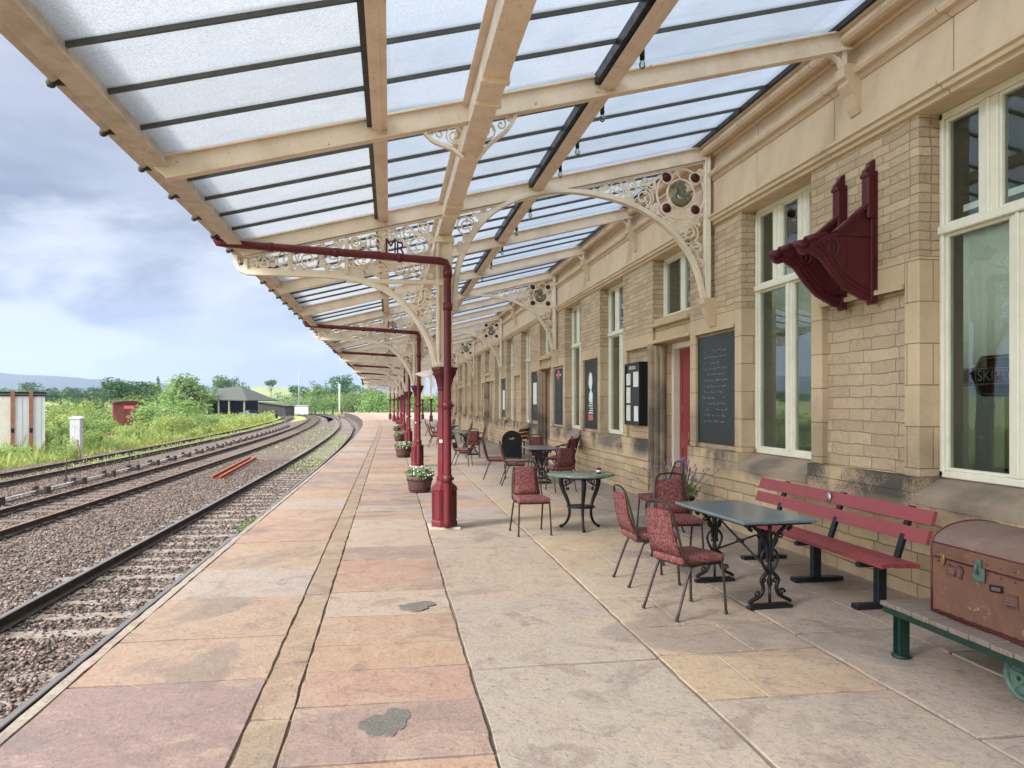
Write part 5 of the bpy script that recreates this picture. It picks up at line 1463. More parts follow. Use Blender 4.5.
# ---- leafy builder -------------------------------------------------
def leaf_cloud(clumps, n, size, seed, flat=.0, surf=.75, ratio=.55):
    """n leaf faces (bent quads) scattered through ellipsoid clumps [(x,y,z,rx,ry,rz)]"""
    g = np.random.default_rng(seed); cl = np.array(clumps, float)
    wgt = cl[:, 3] * cl[:, 4] + cl[:, 3] * cl[:, 5]; ci = g.choice(len(cl), n, p=wgt / wgt.sum()); c = cl[ci]
    d = g.normal(size=(n, 3)); d /= np.linalg.norm(d, axis=1, keepdims=True)
    rad = np.where(g.random(n) < surf, .82 + .25 * g.random(n), g.random(n) ** .5)
    # lumpy surface
    rad *= 1 + .16 * np.sin(d[:, 0] * 7 + ci) * np.cos(d[:, 2] * 6 + ci * 2) + .1 * np.sin(d[:, 1] * 13)
    p = c[:, :3] + d * c[:, 3:] * rad[:, None]
    nr = d + g.normal(0, .75, (n, 3)); nr[:, 2] += .35; nr /= np.linalg.norm(nr, axis=1, keepdims=True)
    a = np.cross(nr, g.normal(size=(n, 3))); a /= np.linalg.norm(a, axis=1, keepdims=True); b = np.cross(nr, a)
    s = size * (.6 + .8 * g.random((n, 1)))
    q = np.stack([p - a * s * .5, p + b * s * ratio * .5 + nr * s * .08, p + a * s * .5 , p - b * s * ratio * .5 + nr * s * .08], 1)
    return q
def leaf_obj(name, q, mat, parent=None):
    f = np.arange(len(q) * 4).reshape(-1, 4); o = bpy.data.objects.new(name, np_mesh(name, q, f, M[mat])); COL.objects.link(o)
    if parent: o.parent = parent
    return o
def flowers(q, frac, size, seed, lift=.02):
    g = np.random.default_rng(seed); k = g.choice(len(q), int(len(q) * frac), replace=False); c = q[k].mean(1); c[:, 2] += lift
    n = len(c); a = g.normal(size=(n, 3)); a /= np.linalg.norm(a, axis=1, keepdims=True); b = np.cross(a, g.normal(size=(n, 3))); b /= np.linalg.norm(b, axis=1, keepdims=True)
    return np.stack([c - a * size, c + b * size, c + a * size, c - b * size], 1)

def planter(label, x, y, sc=1.0, seed=1, white=True):
    T = thing('flower_planter', label, 'planter', (x, y, .005)); T.scale = (sc, sc, sc)
    t = MB().lathe([(.185, 0), (.20, .02), (.235, .20), (.25, .30), (.245, .305), (.225, .30), (.215, .27), (.0, .27)], n=22, smooth=True); t.build('tub', M['barrel'], T)
    h = MB()
    for (z, r) in [(.06, .211), (.235, .245)]: h.lathe([(r, z - .014), (r + .004, z - .014), (r + .009, z + .014), (r + .003, z + .014)], n=22)
    h.build('hoop', M['rail_side'], T)
    q = leaf_cloud([(0, 0, .34, .24, .24, .10), (-.12, .02, .36, .15, .15, .09), (.13, 0, .38, .14, .14, .10), (0, -.15, .31, .18, .12, .09)], 900, .05, seed)
    leaf_obj('foliage', q, 'leaf_pot', T); fl_ = flowers(q, .16, .017, seed); leaf_obj('blossoms', fl_, 'petal_white', T)
    return T
planter('wooden half-barrel planter with white flowers behind the nearest column', .56, 14.6, 1.0, 1)
planter('second flower planter along the row of columns', .42, 24.2, 1.05, 2)
planter('third flower planter along the row of columns', .42, 34.6, 1.0, 3)
planter('fourth and farthest flower planter along the row of columns', .42, 44.8, 1.0, 4)
lp = thing('lavender_pot', 'dark pot of mauve lavender by the crimson door', 'potted plant', (4.12, 10.35, .005))
MB().lathe([(.13, 0), (.14, .02), (.17, .30), (.185, .32), (.185, .35), (.165, .35), (.155, .31), (.0, .30)], n=20).build('pot', M['board_black'], lp)
q = leaf_cloud([(0, 0, .42, .22, .22, .13), (-.1, -.08, .40, .16, .16, .1), (.1, .05, .42, .16, .16, .1)], 700, .055, 5, ratio=.25); leaf_obj('foliage', q, 'leaf_pot', lp)
m = MB(); g = random.Random(4); hd = MB()
for k in range(120):
    a = g.uniform(0, 6.28); r = abs(g.gauss(0, .22)); h = g.uniform(.58, .88) - r * .25; b = (r * .4 * math.cos(a), r * .4 * math.sin(a), .36); t = (r * 1.2 * math.cos(a), r * 1.2 * math.sin(a), h)
    m.tube([b, t], .0022, 3, smooth=False); d = Vector(t) - Vector(b); d.normalize(); e = Vector(t) + d * .055
    hd.tube([t, Vector(t) + d * .02, e], [.006, .010, .003], 5)
m.build('stem', M['leaf_pot'], lp); hd.build('flower_heads', M['petal_lav'], lp)
# low weeds on the track by the platform edge
w0 = thing('weed_tuft', 'bright green weed tuft growing at the platform edge beside the near rail', 'weed', (E(11.6) - .12, 11.6, -.35))
leaf_obj('leaves', leaf_cloud([(0, 0, .22, .18, .35, .12), (0, .2, .2, .12, .2, .1)], 260, .08, 9, ratio=.3), 'leaf_pot', w0)
# ================================================================== VEGETATION AND DISTANCE
def crown_variant(seed, n, size, kind):
    g = random.Random(seed); cl = []
    if kind == 'round':
        cl.append((0, 0, .62, .34, .34, .28))
        for k in range(9):
            a = g.uniform(0, 6.28); r = g.uniform(.18, .34); z = g.uniform(.42, .86); cl.append((r * math.cos(a) * (1.25 - abs(z - .6)), r * math.sin(a), z, g.uniform(.12, .2), g.uniform(.12, .2), g.uniform(.09, .15)))
    elif kind == 'bush':
        cl.append((0, 0, .40, .45, .4, .34))
        for k in range(10):
            a = g.uniform(0, 6.28); r = g.uniform(.2, .46); z = g.uniform(.2, .72); cl.append((r * math.cos(a), r * math.sin(a), z, g.uniform(.13, .24), g.uniform(.13, .24), g.uniform(.14, .24)))
    elif kind == 'loose':
        for k in range(13):
            a = g.uniform(0, 6.28); z = g.uniform(.25, .92); r = g.uniform(0, .36) * (1.15 - z * .6); cl.append((r * math.cos(a), r * math.sin(a), z, g.uniform(.09, .18), g.uniform(.09, .18), g.uniform(.08, .14)))
        cl.append((0, 0, .5, .26, .26, .32))
    elif kind == 'tall':
        for k in range(9):
            z = .2 + k * .085; r = .10 * (1.3 - z); a = g.uniform(0, 6.28); cl.append((r * math.cos(a), r * math.sin(a), z, .19 * (1.15 - z * .75), .19 * (1.15 - z * .75), .1))
    elif kind == 'flat':
        for k in range(9):
            a = g.uniform(0, 6.28); r = g.uniform(.08, .36); cl.append((r * math.cos(a), r * math.sin(a), g.uniform(.66, .86), .17, .17, .10))
    elif kind == 'weed':
        for k in range(8):
            a = g.uniform(0, 6.28); r = g.uniform(.0, .45); z = g.uniform(.15, .75); cl.append((r * math.cos(a), r * math.sin(a), z, .17, .17, .28))
    return leaf_cloud(cl, n, size, seed, surf=.7)
VAR = {}
def mesh_for(kind, n, size, mat, seed):
    k = (kind, n, mat, seed)
    if k not in VAR:
        q = crown_variant(seed, n, size, kind); VAR[k] = np_mesh(kind + '_crown', q, np.arange(len(q) * 4).reshape(-1, 4), M[mat])
    return VAR[k]
def trunk_mesh(seed, lean=.04, h=.6):
    g = random.Random(seed); m = MB()
    pts = [(0, 0, -.02), (g.uniform(-lean, lean) * .4, 0, .2), (g.uniform(-lean, lean), g.uniform(-lean, lean), .42), (0, 0, h)]
    m.tube(pts, [.028, .022, .016, .008], 7)
    for k in range(5):
        a = g.uniform(0, 6.28); z = g.uniform(.25, .5); m.tube([(0, 0, z), (.14 * math.cos(a), .14 * math.sin(a), z + .14), (.25 * math.cos(a), .25 * math.sin(a), z + .3)], [.012, .008, .003], 5)
    return m
TRK = {}
def tree(u, vtop, zc, wpx, kind, mat, label, seed, n=1500, lf=.055, zb=-1.0, name='tree', group=None, drop=0, cat=None):
    x, y = at(u, zc); zt = zat(vtop, zc); H = zt - zb; W = wpx / F_PX * zc
    T = thing(name, label, cat or ('tree' if name == 'tree' else 'shrub'), (x, y, zb), random.uniform(0, 6.28), group)
    T.scale = (W / .78, W / .78, H / .96)
    c = bpy.data.objects.new('crown', mesh_for(kind, n, lf, mat, seed)); COL.objects.link(c); c.parent = T
    if seed not in TRK:
        o = trunk_mesh(seed).build('trunk' if name == 'tree' else 'stem', M['bark'], T); TRK[seed] = o.data
    else:
        o = bpy.data.objects.new('trunk' if name == 'tree' else 'stem', TRK[seed]); COL.objects.link(o); o.parent = T
    return T
T_ = tree
# nearer big shrubs between the siding and the barn
T_(123, 379, 120, 56, 'round', 'leaf_dark', 'large dark domed tree behind the red wagon', 21, 2600, .05)
T_(127, 391, 95, 46, 'bush', 'leaf_light', 'pale rounded bush directly above and behind the red wagon', 22, 2200, .05, name='shrub')
T_(86, 393, 105, 34, 'bush', 'leaf_mid', 'round bush between the container and the dark domed tree', 23, 1800, .055, name='shrub')
T_(158, 377, 260, 12, 'tall', 'leaf_dark', 'small pointed dark tree rising behind the pale thicket', 24, 800, .08)
T_(166, 394, 70, 58, 'bush', 'leaf_light', 'broad pale green bush to the right of the red wagon', 25, 3200, .042, name='shrub')
T_(186, 376, 118, 60, 'loose', 'leaf_light', 'tall pale green tree left of the barn', 26, 3200, .045)
T_(174, 379, 130, 36, 'loose', 'leaf_light', 'pale tree overlapping the tall one left of the barn', 27, 1600, .055)
T_(205, 384, 150, 30, 'round', 'leaf_mid', 'rounded mid green tree at the left end of the barn', 28, 1600, .055)
T_(222, 377, 230, 26, 'loose', 'leaf_mid', 'leafy tree behind the barn roof, nearer its left end', 29, 1500, .06)
T_(236, 377, 245, 20, 'loose', 'leaf_mid', 'leafy tree behind the middle of the barn roof', 30, 1200, .06)
T_(147, 382, 200, 36, 'round', 'leaf_light', 'light rounded tree behind the dark domed tree', 31, 1400, .06)
T_(246, 383, 260, 14, 'loose', 'leaf_mid', 'small leafy tree behind the barn ridge', 32, 900, .07)
T_(271, 379.5, 560, 13, 'flat', 'leaf_dark', 'lone flat-topped tree standing on the pale field skyline', 33, 900, .07, zb=4)
T_(299, 384, 300, 20, 'round', 'leaf_dark', 'dark tree behind the tall mast', 34, 1000, .07)
T_(314, 382, 290, 20, 'loose', 'leaf_mid', 'tree right of the tall mast', 35, 1000, .07)
T_(336, 375, 280, 27, 'round', 'leaf_dark', 'tallest dark tree above the hedge behind the white post', 36, 1600, .06)
T_(322, 386, 260, 22, 'round', 'leaf_mid', 'mid green tree between the mast and the white post', 37, 1000, .07)
T_(353, 383, 280, 24, 'round', 'leaf_mid', 'tree at the right of the tallest dark one above the hedge', 38, 1000, .07)
T_(372, 385, 270, 26, 'round', 'leaf_mid', 'tree whose top shows just under the canopy end', 39, 1000, .07)
T_(284, 392, 250, 22, 'bush', 'leaf_mid', 'low tree at the foot of the pale field', 40, 900, .07, name='shrub')
T_(275, 398, 180, 30, 'bush', 'leaf_light', 'light bush right of the barn', 41, 1200, .06, name='shrub')
T_(34, 380, 330, 22, 'round', 'leaf_dark', 'bluish far tree standing above the container roof', 42, 1000, .07)
T_(76, 386, 300, 22, 'round', 'leaf_dark', 'far dark tree right of the container', 43, 900, .07)
T_(97, 386, 320, 22, 'round', 'leaf_dark', 'far dark tree left of the domed tree', 44, 900, .07)
for i, u in enumerate(range(-70, 130, 22)):
    T_(u + random.uniform(-4, 4), 388 + random.uniform(-1.5, 2.5), 330 + random.uniform(-40, 40), 34, 'round', 'leaf_dark' if i % 2 else 'leaf_mid', 'tree in the distant belt of woodland below the hill, beyond the container', 50 + i % 3, 900, .075, group='trees of the distant woodland belt')
# hedge bank curving behind the platform end
for i, u in enumerate(range(306, 480, 9)):
    zc = 205 - max(0, (u - 306)) * .35
    T_(u, 391 + random.uniform(-2, 2) - (3 if u > 350 else 0), zc, 26, 'bush', 'leaf_light' if i % 3 else 'leaf_mid', 'leafy bush in the long green hedge behind the platform end', 60 + i % 4, 1500, .055, name='shrub', group='bushes of the long hedge')
for i, u in enumerate(range(470, 520, 20)):
    T_(u, 376, 150, 50, 'round', 'leaf_mid', 'tree hidden beyond the far end of the building', 21, 2600, .05, group='trees beyond the building end')
# scrub in front, between track and barn: mixed shrubs
g = random.Random(12)
T_(76, 437, 34.5, 26, 'weed', 'leaf_weed', 'weedy clump hiding the foot of the grey cabinet', 71, 2300, .05, name='shrub', zb=-1.05)
spots = [(60, 408, 62, 40), (88, 412, 55, 40), (140, 423, 52, 30), (38, 425, 42, 30), (62, 432, 38, 34), (100, 430, 44, 40), (185, 410, 66, 34), (205, 411, 80, 26), (108, 420, 66, 22), (12, 440, 36, 30), (-15, 445, 35, 34), (75, 402, 85, 34), (55, 399, 110, 34), (70, 422, 48, 26), (160, 414, 64, 26), (172, 412, 60, 26)]
for i, (u, v, zc, w) in enumerate(spots):
    T_(u, v, zc, w, 'weed' if i % 3 else 'bush', ['leaf_weed', 'leaf_light', 'leaf_weed'][i % 3], 'ragged yellow-green shrub among the tall weeds beyond the siding', 70 + i % 5, 2300, .05, name='shrub', group='shrubs among the tall weeds', zb=-1.05)

# tall weeds and grass as one growth
def blades(N, xr, yr, hr, seed, edge_off, size=.11, hpow=1.0, ymul=1.7):
    g = np.random.default_rng(seed)
    y = yr[0] + (yr[1] - yr[0]) * g.random(N) ** ymul; o = np.interp(y, _ys, _es) + 1.95
    x = edge_off + o - (xr[0] + (xr[1] - xr[0]) * g.random(N) ** 1.3)
    patch_ = .5 + .5 * np.sin(x * .7 + 1.3 * np.sin(y * .23)) * np.cos(y * .31 + x * .2)
    h = (hr[0] + (hr[1] - hr[0]) * patch_ * g.random(N) ** hpow); sc_ = 1 + (y / 40)
    b = np.stack([x, y, np.full(N, -1.03)], 1); dr = g.normal(0, .28, (N, 3)); dr[:, 2] = 1; t = b + dr * h[:, None]
    w = g.normal(size=(N, 3)); w[:, 2] *= .3; w /= np.linalg.norm(w, axis=1, keepdims=True); w *= (size * .28 * sc_ * (.5 + g.random(N)))[:, None]
    mid = b + (t - b) * .6
    stems = np.stack([b - w * .3, mid - w * .8, t, mid + w * .8], 1)
    return stems, t
def leafbits(N, xr, yr, hr, seed, edge_off, size):
    g = np.random.default_rng(seed); s, t = blades(N, xr, yr, hr, seed, edge_off)
    p = s[:, 0] + (t - s[:, 0]) * g.random((N, 1)); n = len(p)
    nr = g.normal(0, 1, (n, 3)); nr[:, 2] += .8; nr /= np.linalg.norm(nr, axis=1, keepdims=True); a = np.cross(nr, g.normal(size=(n, 3))); a /= np.linalg.norm(a, axis=1, keepdims=True); b = np.cross(nr, a)
    sz = (size * (.6 + g.random((n, 1))) * (1 + p[:, 1:2] / 60))
    return np.stack([p - a * sz, p + b * sz * .5, p + a * sz, p - b * sz * .5], 1)
s1, _ = blades(26000, (0, 26), (8, 150), (.25, 1.35), 3, -15.2, .10)
l1 = leafbits(26000, (0, 30), (8, 150), (.25, 1.5), 4, -15.2, .055)
tag(leaf_obj('tall_weeds', np.concatenate([s1, l1]), 'leaf_weed'), 'tall yellow-green weeds and grass beyond the siding', 'weeds', kind='stuff')
s2, _ = blades(14000, (0, 3.5), (6, 130), (.08, .38), 5, -14.0, .07)
l2 = leafbits(9000, (0, 14), (8, 120), (.3, 1.0), 6, -15.0, .05)
tag(leaf_obj('flowering_weeds', np.concatenate([s2, l2]), 'leaf_yellow'), 'low bright yellow flowering weeds along the overgrown siding', 'weeds', kind='stuff')
l3 = leafbits(3500, (4, 14), (30, 60), (.5, 1.2), 7, -15.0, .05)
tag(leaf_obj('seeding_grass', l3, 'leaf_pink'), 'pinkish seeding grass among the weeds in front of the red wagon', 'grass', kind='stuff')
s4, _ = blades(5000, (0, 1.6), (8, 120), (.04, .22), 8, -11.9, .05, ymul=1.4)
s5, _ = blades(900, (.2, 1.3), (30, 60), (.04, .12), 10, -2.95, .05, ymul=1.0)
s6, _ = blades(500, (0, 2.6), (40, 85), (.04, .2), 11, -4.8, .06, ymul=1.0)
for q in (s4, s5, s6): q[:, :, 2] += .14
tag(leaf_obj('track_weeds', np.concatenate([s4, s5, s6]), 'leaf_weed'), 'sparse low weeds growing through the ballast', 'weeds', kind='stuff')

# ---- container by the siding
def from_uv(u, zc): return at(u, zc)
zc = 40.0; zt = zat(392, zc)
xr_, yr_ = at(45, zc)
ct = thing('storage_container', 'cream and pale lilac metal storage container with orange rusty posts, beyond the siding', 'container', (xr_, yr_, -1.0))
W_, D_, H_ = 7.0, 2.6, zt + 1.0
ct.rotation_euler = (0, 0, math.radians(23.5))
MB().box(-W_, 0, 0, D_, 0, H_ - .12).build('body', M['container_white'], ct)
m = MB()
MB().box(-2.25, -1.45, -.03, 0, .05, H_ - .28).build('cream_panel', M['container'], ct)
k = 0; x = -W_ + .1
while x < -.05:
    m.box(x, x + .04, -.022, 0, .05, H_ - .3); x += .42
m.build('panel_rib', M['grey_metal'], ct)
MB().box(-W_ - .05, .05, -.06, D_ + .05, H_ - .22, H_ - .14).box(-W_ - .05, .05, -.06, D_ + .05, H_ - .08, H_).build('roof_edge', M['black_iron'], ct)
for x in (-1.42, -.62):
    MB().box(x - .06, x + .06, -.16, -.06, 0, H_ + .06, .01).box(x - .09, x + .09, -.17, -.15, 0, H_ + .04).build('rusty_post', M['rust_post'], ct)
for x in (-1.42, -.62): MB().box(x - .07, x + .07, -.19, -.155, 1.2, 1.42).build('post_clamp', M['navy_steel'], ct)
# ---- grey trackside cabinet
zc = 37.0; x, y = at(77, zc); zt = zat(417, zc)
cb = thing('relay_cabinet', 'grey metal trackside cabinet standing among the weeds', 'cabinet', (x, y, -1.0)); cb.scale = (.72, .72, 1)
h = zt + 1.0
MB().box(-.36, .30, -.25, .25, .15, h - .06, .01).build('body', M['grey_metal'], cb); MB().prism([(-.42, h - .07), (.36, h - .07), (.36, h - .02), (-.03, h + .04), (-.42, h - .02)], 'y', -.32, .32).build('lid', M['white_paint'], cb)
m = MB().box(-.33, -.04, -.262, -.25, .22, h - .14, .004).box(-.02, .27, -.262, -.25, .22, h - .14, .004); m.build('door', M['grey_metal'], cb)
MB().box(-.3, .25, -.2, .2, 0, .15).build('plinth', M['kerb'], cb)
# leaning rusty stake
x, y = at(82, 34); tag(MB().tube([(x, y, -1.0), (x - .25, y + .1, .1)], .03, 6).build('leaning_stake', M['rust_post']), 'leaning rusty stake in the weeds in front of the grey cabinet', 'stake')
# ---- red van body
zc = 74.0; x, y = at(129, zc); zt = zat(401, zc)
wg = thing('goods_van', 'dark red wooden goods van body with arched roof, half hidden in bushes', 'goods van', (x, y, -1.0), .35)
w = 1.38; he = zt + 1.0 - .28
MB().box(-w, w, 0, 4.6, .7, he).build('body', M['wagon'], wg)
m = MB(); z = .74
while z < he: m.box(-w - .012, w + .012, -.02, 0, z, z + .13); z += .16
for s in (-.95, -.33, .33, .95): m.box(s * w - .05, s * w + .05, -.05, -.02, .7, he)
m.build('planking', M['wagon'], wg)
P = [(w * 1.06 * math.cos(a), he + .30 * math.sin(a)) for a in np.linspace(0, PI, 14)]
MB().prism(P, 'y', -.12, 4.7).build('roof', M['maroon_dark'], wg)
MB().box(-.42, .42, -.06, -.052, he - .48, he - .16).build('sign_panel', M['pink'], wg)
m = MB().box(-w, w, .1, .25, .45, .7)
for yy in (.9, 3.6):
    for s in (-1, 1): m.tube([(s * .78 - .06, yy, .45), (s * .78 + .06, yy, .45)], .42, 16)
m.build('underframe', M['rail_side'], wg)
# ---- open barn
zc = 150.0; x, y = at(211, zc)
bn = thing('open_barn', 'open-sided barn with a dark hipped sheet roof, beyond the tracks', 'barn', (x, y, -1.0), TH * -1 - .12)
s = zc / F_PX
xl, xr = -25 * s, 22 * s; he = zat(398.5, zc) + 1; ha = zat(385, zc) + 1
# roof: ridge towards the right of centre, hipped ends, long right-hand slope
m = MB(); D = 14
vs = [(xl - .8, 0, he), (38 * s, 0, he - .3), (38 * s, D, he - .3), (xl - .8, D, he), (xl + 15 * s, D / 2, ha - .6), (14 * s, D * .5, ha)]
vs2 = [(a, b, c - .18) for a, b, c in vs[:4]]
m.add(vs + vs2, [(0, 1, 5, 4), (1, 2, 5), (2, 3, 4, 5), (3, 0, 4), (9, 8, 7, 6), (0, 6, 7, 1), (1, 7, 8, 2), (2, 8, 9, 3), (3, 9, 6, 0)])
m.build('roof', M['slate_roof'], bn)
MB().box(xl, xl + 19 * s, .6, .8, 0, he - .2).build('board_wall', M['barn_wall'], bn)
MB().box(xl + 4 * s, xl + 8 * s, .5, .62, 0, he - .9).box(xl + 13 * s, xl + 15 * s, .5, .62, 0, he - .9).build('opening_shade_slab', M['barn_dark'], bn)  # solid dark slabs stand in for the shade inside the wall gaps
MB().box(xl, 17 * s, D - .6, D - .4, 0, he - .2).box(xl, xl + .2, .8, D - .6, 0, he - .2).build('back_wall', M['barn_dark'], bn)
for px in (xl + 20 * s, 7 * s, 18 * s, 34 * s):
    MB().box(px - .15, px + .15, .3, .6, 0, he - .15).build('post', M['barn_wall'], bn)
car = thing('parked_car', 'blue car parked under the right side of the barn', 'car', (*at(253, 146), -1.0), .5)
MB().prism([(-2.0, .35), (2.0, .35), (2.05, .75), (1.85, .9), (1.0, .98), (.55, 1.45), (-.9, 1.48), (-1.6, 1.0), (-2.05, .9)], 'y', -.85, .85).build('body', M['blue'], car)
MB().prism([(.85, 1.0), (.5, 1.4), (-.85, 1.42), (-1.35, 1.02)], 'y', -.87, .87).build('window', M['board_black'], car)
for sx_ in (-1.25, 1.25):
    for sy_ in (-1, 1): MB().tube([(sx_, sy_ * .70, .33), (sx_, sy_ * .9, .33)], .33, 16).build('wheel', M['rubber'], car)
zc = 168.0; x, y = at(272, zc)
sd = thing('low_shed', 'low grey lean-to shed right of the barn', 'shed', (x, y, -1.0), -.15)
MB().prism([(-3, 0), (3.0, 0), (3.0, 2.2), (-3, 3.0)], 'y', 0, 7).build('body', M['barn_dark'], sd); MB().prism([(-3.3, 3.05), (3.3, 2.15), (3.3, 2.3), (-3.3, 3.22)], 'y', -.4, 7.4).build('roof', M['slate_roof'], sd)
# ---- mast, white post, small things
x, y = at(299, 190); ms = thing('lattice_mast', 'tall slim grey mast rising above the trees beyond the tracks', 'mast', (x, y, -1.0))
h = zat(372, 190) + 1; m = MB()
for a in range(3): c, s_ = math.cos(a * 2.09), math.sin(a * 2.09); m.tube([(.26 * c, .26 * s_, 0), (.18 * c, .18 * s_, h)], .06, 5)
z = 0
while z < h - .6:
    for a in range(3):
        c, s_ = math.cos(a * 2.09), math.sin(a * 2.09); c2, s2_ = math.cos((a + 1) * 2.09), math.sin((a + 1) * 2.09); m.tube([(.25 * c, .25 * s_, z), (.24 * c2, .24 * s2_, z + .55)], .025, 4, smooth=False)
    z += .55
m.build('lattice', M['grey_metal'], ms); MB().tube([(0, 0, h), (0, 0, h + .9)], .05, 6).build('mast_tip', M['grey_metal'], ms)
eb = thing('equipment_hut', 'small white equipment hut at the foot of the mast', 'hut', (*at(300, 185), -1.0)); MB().box(-2, 2, -1, 1, 0, 2.2, .05).build('body', M['white_paint'], eb); MB().box(-2.2, 2.2, -1.2, 1.2, 2.21, 2.4, .03).build('roof', M['grey_metal'], eb)
x, y = at(339.5, 128); wp = thing('white_post', 'white painted post with a small lamp head between the tracks', 'post', (x, y, -.95))
h = zat(387, 128) + .95
MB().tube([(0, 0, 0), (0, 0, h)], .10, 10).build('pole', M['white_paint'], wp); MB().tube([(0, 0, 0), (0, 0, 1.2)], .11, 10).build('rusty_foot', M['rust_post'], wp)
MB().box(-.2, .2, -.12, .12, h + .005, h + .5, .03).build('lamp_head', M['grey_metal'], wp)
x, y = at(276.5, 140); st = thing('buffer_stop', 'small dark bollard in the grass right of the barn', 'bollard', (x, y, -1.0)); MB().tube([(0, 0, 0), (0, 0, 1.3)], .22, 8).lathe([(.26, 1.3), (.28, 1.42), (.0, 1.55)], n=10).build('body', M['navy_steel'], st)
# ---- distant hills
def ridge(name, pts, dist, mat, depth=1400):
    """skyline given as (u, v) seen at distance dist; a solid rounded ridge"""
    us = np.linspace(pts[0][0], pts[-1][0], 70); vsk = np.interp(us, [p[0] for p in pts], [p[1] for p in pts]); V = []; n = len(us); rows = 9
    for r in range(rows):
        t = r / (rows - 1); zc = dist - depth * .5 + depth * t; prof = math.sin(min(1, t * 2) * PI / 2) if t < .5 else math.cos((t - .5) * PI)
        for u, v in zip(us, vsk):
            x, y = at(u, zc); z = zat(v + .45 * math.sin(u * .09) + .3 * math.sin(u * .23), dist); V.append((x, y, -2 + (z + 2) * max(prof, 0)))
    F = [(r * n + i, r * n + i + 1, (r + 1) * n + i + 1, (r + 1) * n + i) for r in range(rows - 1) for i in range(n - 1)]
    m = MB().add(V, F, True); return struct(m.build(name, M[mat]))
ridge('hill', [(-500, 376), (-200, 370), (-60, 370), (0, 372.5), (30, 375), (70, 377), (112, 380), (170, 383), (260, 390), (420, 396), (600, 398)], 3600, 'hill')
ridge('field_hill', [(170, 400), (225, 390), (250, 387.3), (272, 386.8), (300, 388), (340, 391), (420, 394), (600, 400)], 800, 'field', 420)

# ================================================================== SKY, AIR, LIGHT
SUN_EL = math.radians(33); SUN_AZ = math.radians(-118)        # azimuth of the sun from +Y towards +X
w = bpy.data.worlds.new('World'); scene.world = w; w.use_nodes = True; nt = w.node_tree; N_ = nt.nodes; L_ = nt.links
bg = N_['Background']
sky = N_.new('ShaderNodeTexSky'); sky.sky_type = 'NISHITA'; sky.sun_disc = False; sky.sun_elevation = SUN_EL; sky.sun_rotation = SUN_AZ; sky.altitude = 150
sky.air_density = 1.0; sky.dust_density = 1.5
tc = N_.new('ShaderNodeTexCoord'); sp = N_.new('ShaderNodeSeparateXYZ'); L_.new(tc.outputs['Generated'], sp.inputs[0])
def mt(op, a, b=0.0, clamp=False):
    m = N_.new('ShaderNodeMath'); m.operation = op; m.use_clamp = clamp
    for i, v in ((0, a), (1, b)):
        if hasattr(v, 'is_output'): L_.new(v, m.inputs[i])
        else: m.inputs[i].default_value = v
    return m.outputs[0]
zz = mt('ADD', mt('MAXIMUM', sp.outputs[2], 0.0), .22)
cv = N_.new('ShaderNodeCombineXYZ'); L_.new(mt('DIVIDE', sp.outputs[0], zz), cv.inputs[0]); L_.new(mt('DIVIDE', sp.outputs[1], zz), cv.inputs[1])
def wn(scale, detail, rough, off, dist=0.0):
    mp = N_.new('ShaderNodeMapping'); L_.new(cv.outputs[0], mp.inputs[0]); mp.inputs['Location'].default_value = off
    n = N_.new('ShaderNodeTexNoise'); L_.new(mp.outputs[0], n.inputs['Vector']); n.inputs['Scale'].default_value = scale; n.inputs['Detail'].default_value = detail; n.inputs['Roughness'].default_value = rough; n.inputs['Distortion'].default_value = dist
    return n.outputs['Fac']
def wr(v, a, b, c=0., d=1.):
    m = N_.new('ShaderNodeMapRange'); m.interpolation_type = 'SMOOTHSTEP'; L_.new(v, m.inputs[0])
    for i, q in enumerate((a, b, c, d)): m.inputs[i + 1].default_value = q
    return m.outputs[0]
def wm(f, a, b):
    m = N_.new('ShaderNodeMix'); m.data_type = 'RGBA'
    for i, v in ((0, f), (6, a), (7, b)):
        if hasattr(v, 'is_output'): L_.new(v, m.inputs[i])
        elif i == 0: m.inputs[0].default_value = v
        else: m.inputs[i].default_value = (*v, 1)
    return m.outputs[2]
n1 = wn(1.5, 7, .55, (3.1, 1.7, 0), .5); n2 = wn(.95, 6, .55, (7.3, 2.2, 0), .4); n3 = wn(3.4, 6, .6, (1.3, 5.2, 0), .5)
LIT = (3.4, 3.5, 3.75); MIDC = (2.1, 2.25, 2.68); DRK = (1.0, 1.13, 1.55)
cl = wm(wr(n1, .38, .58), DRK, MIDC); cl = wm(wr(n2, .46, .60), cl, LIT); cl = wm(wr(n3, .5, .75, 0, .4), cl, MIDC)
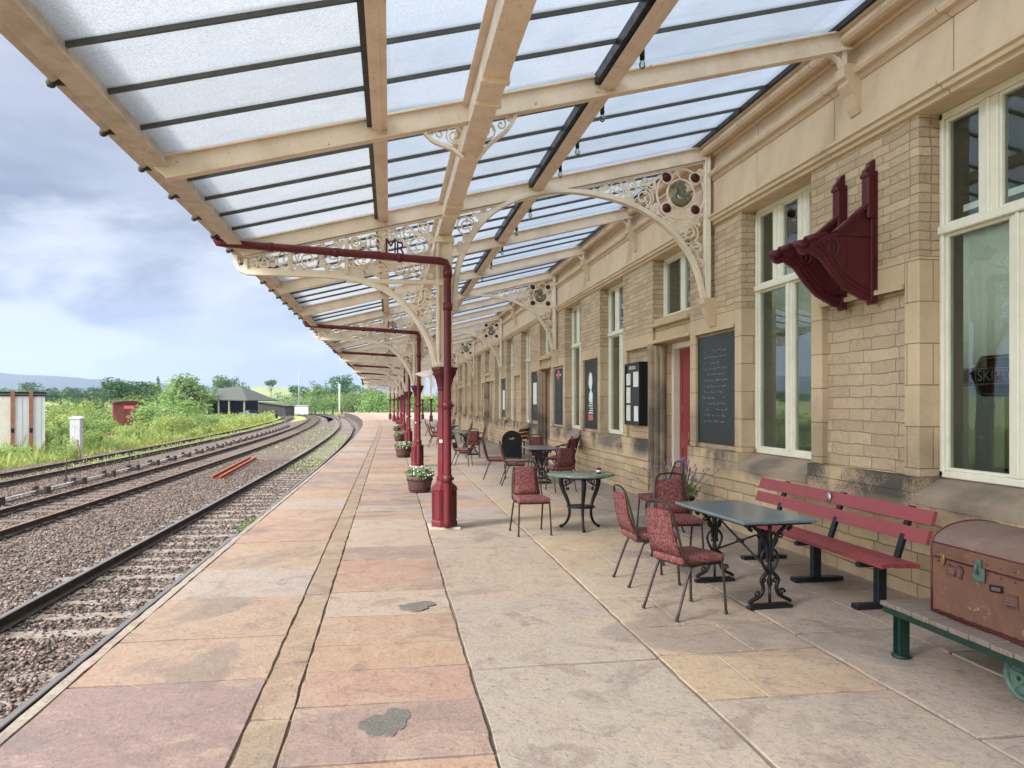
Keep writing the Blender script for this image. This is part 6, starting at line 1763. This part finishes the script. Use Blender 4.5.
# brighter, thinner cloud overhead; a pale band near the horizon
cl = wm(wr(sp.outputs[2], .30, .85, 0, 1.), cl, (13, 13.2, 13.6))
cl = wm(wr(sp.outputs[2], .14, .0, 0, .5), cl, (2.65, 2.85, 3.4))
# added glow in the unseen sky on the sun's side, to light the facade
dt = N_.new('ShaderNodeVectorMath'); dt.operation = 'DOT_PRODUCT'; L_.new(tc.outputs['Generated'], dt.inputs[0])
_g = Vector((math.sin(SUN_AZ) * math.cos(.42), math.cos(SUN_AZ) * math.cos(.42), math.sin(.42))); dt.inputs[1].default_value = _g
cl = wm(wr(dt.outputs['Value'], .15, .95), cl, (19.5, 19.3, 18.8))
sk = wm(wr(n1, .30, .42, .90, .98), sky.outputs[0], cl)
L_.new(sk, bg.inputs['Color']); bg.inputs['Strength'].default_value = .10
sl = bpy.data.lights.new('sun', 'SUN'); sl.energy = 3.2; sl.angle = math.radians(13); sl.color = (1, .965, .92)
so = bpy.data.objects.new('sun', sl); COL.objects.link(so)
dv = Vector((math.sin(SUN_AZ) * math.cos(SUN_EL), math.cos(SUN_AZ) * math.cos(SUN_EL), math.sin(SUN_EL)))
so.rotation_euler = (-dv).to_track_quat('-Z', 'Y').to_euler()
# haze
HAZE = True
if HAZE:
    hz = MB().box(-7000, 7000, -3500, 6900, -3.5, 420).build('haze', None); hz['kind'] = 'stuff'
    t = bpy.data.materials.new('air_haze'); t.use_nodes = True; nn = t.node_tree; nn.nodes.remove(nn.nodes['Principled BSDF'])
    pv_ = nn.nodes.new('ShaderNodeVolumePrincipled'); pv_.inputs['Color'].default_value = (.55, .70, 1, 1); pv_.inputs['Density'].default_value = .00016; pv_.inputs['Anisotropy'].default_value = .2
    nn.links.new(pv_.outputs[0], nn.nodes['Material Output'].inputs['Volume']); hz.data.materials.append(t)
scene.view_settings.view_transform = 'Standard'; scene.view_settings.look = 'None'; scene.view_settings.exposure = 1.16; scene.view_settings.gamma = 1
scene.cycles.max_bounces = 8; scene.cycles.transparent_max_bounces = 24; scene.cycles.diffuse_bounces = 4; scene.cycles.volume_bounces = 0
# things without a parent that belong to the station
for o in list(scene.objects):
    if o.type == 'EMPTY' and not o.children and o.parent is None: bpy.data.objects.remove(o)
